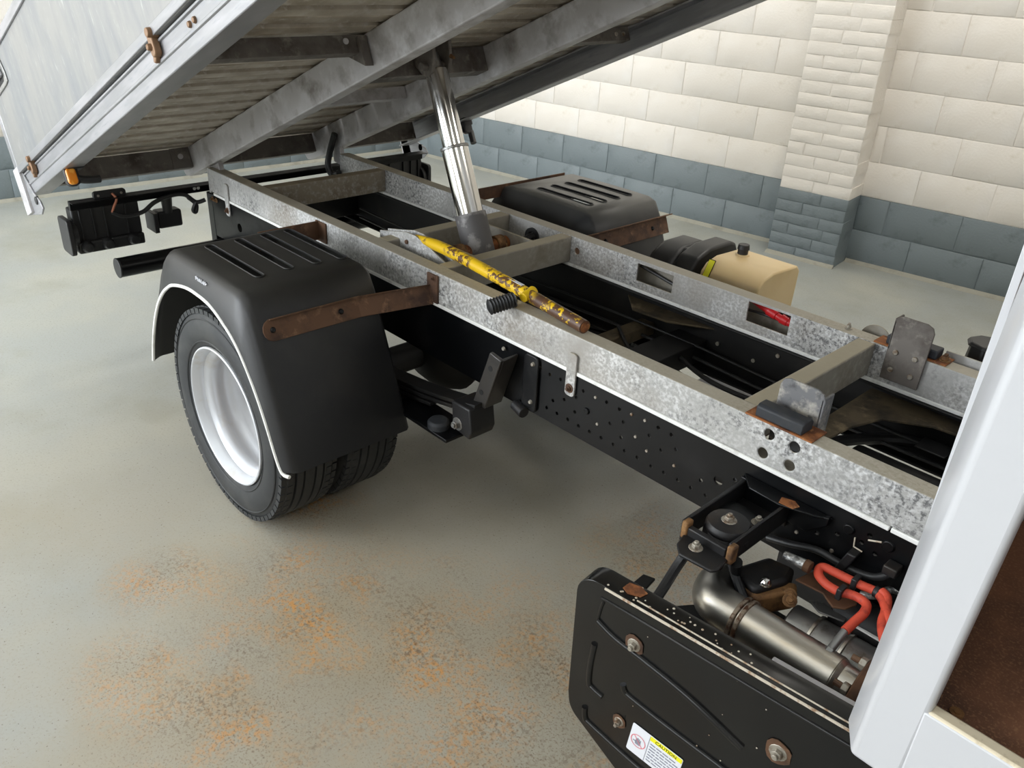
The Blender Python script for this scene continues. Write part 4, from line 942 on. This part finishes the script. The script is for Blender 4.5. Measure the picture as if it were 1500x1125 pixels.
for r_ in (.0165, .0185):
    for i in range(nn):
        a = 2 * math.pi * i / nn; vs.append(LM @ Vector((.022 + r_ * math.cos(a), -.0012, -.042 + r_ * math.sin(a))))
rg.add(vs, [(i, (i + 1) % nn, nn + (i + 1) % nn, nn + i) for i in range(nn)])
rg.box(-.0165, .0165, -.0012, -.0008, -.0009, .0009, LM @ Matrix.Translation((.022, 0, -.042)) @ Matrix.Rotation(math.radians(45), 4, 'Y'))
build('prohibition_ring', rg, M['label_red'], lab, smooth=0)
hnd = MB().prism(rrect(.022, -.047, .013, .012, .003), 'y', -.0010, 0, LM)
for i, hh in enumerate((.008, .010, .009, .007)): hnd.box(.0158 + i * .0033, .0158 + i * .0033 + .0024, -.0010, 0, -.043, -.043 + hh, LM)
hnd.box(.010, .0165, -.0010, 0, -.0475, -.0445, LM)
build('hand_symbol', hnd, M['label_grey'], lab, smooth=0)
B('guard_stay', (1.60, 1.62, -.80, -.62, .40, .42), M['black_steel'], T, .002)
build('guard_rail', MB().box(.36, .80, .054, .088, .615, .640, GM), M['bed_steel'], T, .003)

# --- white body pod behind the cab: chamfered corner post, sill, mesh plywood lining
PX0, PX1 = 2.100, 3.60
post = build('pod_corner_post', MB().prism([(2.088, -.898), (2.118, -.950), (2.189, -.950), (2.189, -.922), (2.13, -.922), (2.112, -.885), (2.088, -.885)], 'z', .765, 2.25, Matrix.Shear('XY', 4, (.03, 0)) @ Matrix.Translation((-.023, 0, 0))), M['white_paint'], T, .008, seg=3, label='white painted corner post of the body pod')
sill = build('pod_sill', MB().box(2.186, PX1, -.9505, -.945, .70, .917), M['white_paint'], T, .003, label='white sill of the body pod')
build('sill_top', MB().box(2.19, PX1, -.949, -.926, .900, .920), M['cream_edge'], sill, .004)
pf = build('pod_floor', MB().box(2.12, PX1, -.927, .93, .885, .905), M['plywood'], T, .001, label='dark brown mesh faced plywood floor')
fm = Vector((2.215, -.905, .905))
build('floor_screw', MB().cyl(fm, fm + Vector((0, 0, .003)), .0095, n=18).cyl(fm + Vector((0, 0, .003)), fm + Vector((0, 0, .005)), .005, n=12), M['tan_rust'], pf)
r9 = random.Random(9)
for (x, y) in ((2.28, -.80), (2.30, -.62), (2.22, -.55), (2.35, -.72), (2.25, -.70)):
    p = Vector((x, y, .905)); a = r9.uniform(0, 3)
    build('wood_sliver', MB().box(-.004, .004, -.001, .001, 0, .0015, Matrix.Translation(p) @ Matrix.Rotation(a, 4, 'Z')), M['chip'], pf)
pwall = build('pod_back_wall', MB().box(2.095, 2.105, -.88, .93, .76, 2.25), M['white_paint'], T, .001)
build('wall_lining', MB().box(2.106, 2.118, -.88, .925, .905, 2.22), M['plywood'], pwall, .001)
pr_ = build('pod_roof', MB().box(2.10, PX1, -.95, .95, 2.25, 2.29), M['white_paint'], T, .01)
build('pod_far_wall', MB().box(2.10, PX1, .93, .95, .76, 2.25), M['white_paint'], T, .002)
build('pod_front_wall', MB().box(PX1 - .02, PX1, -.95, .93, .70, 2.25), M['white_paint'], T, .002)
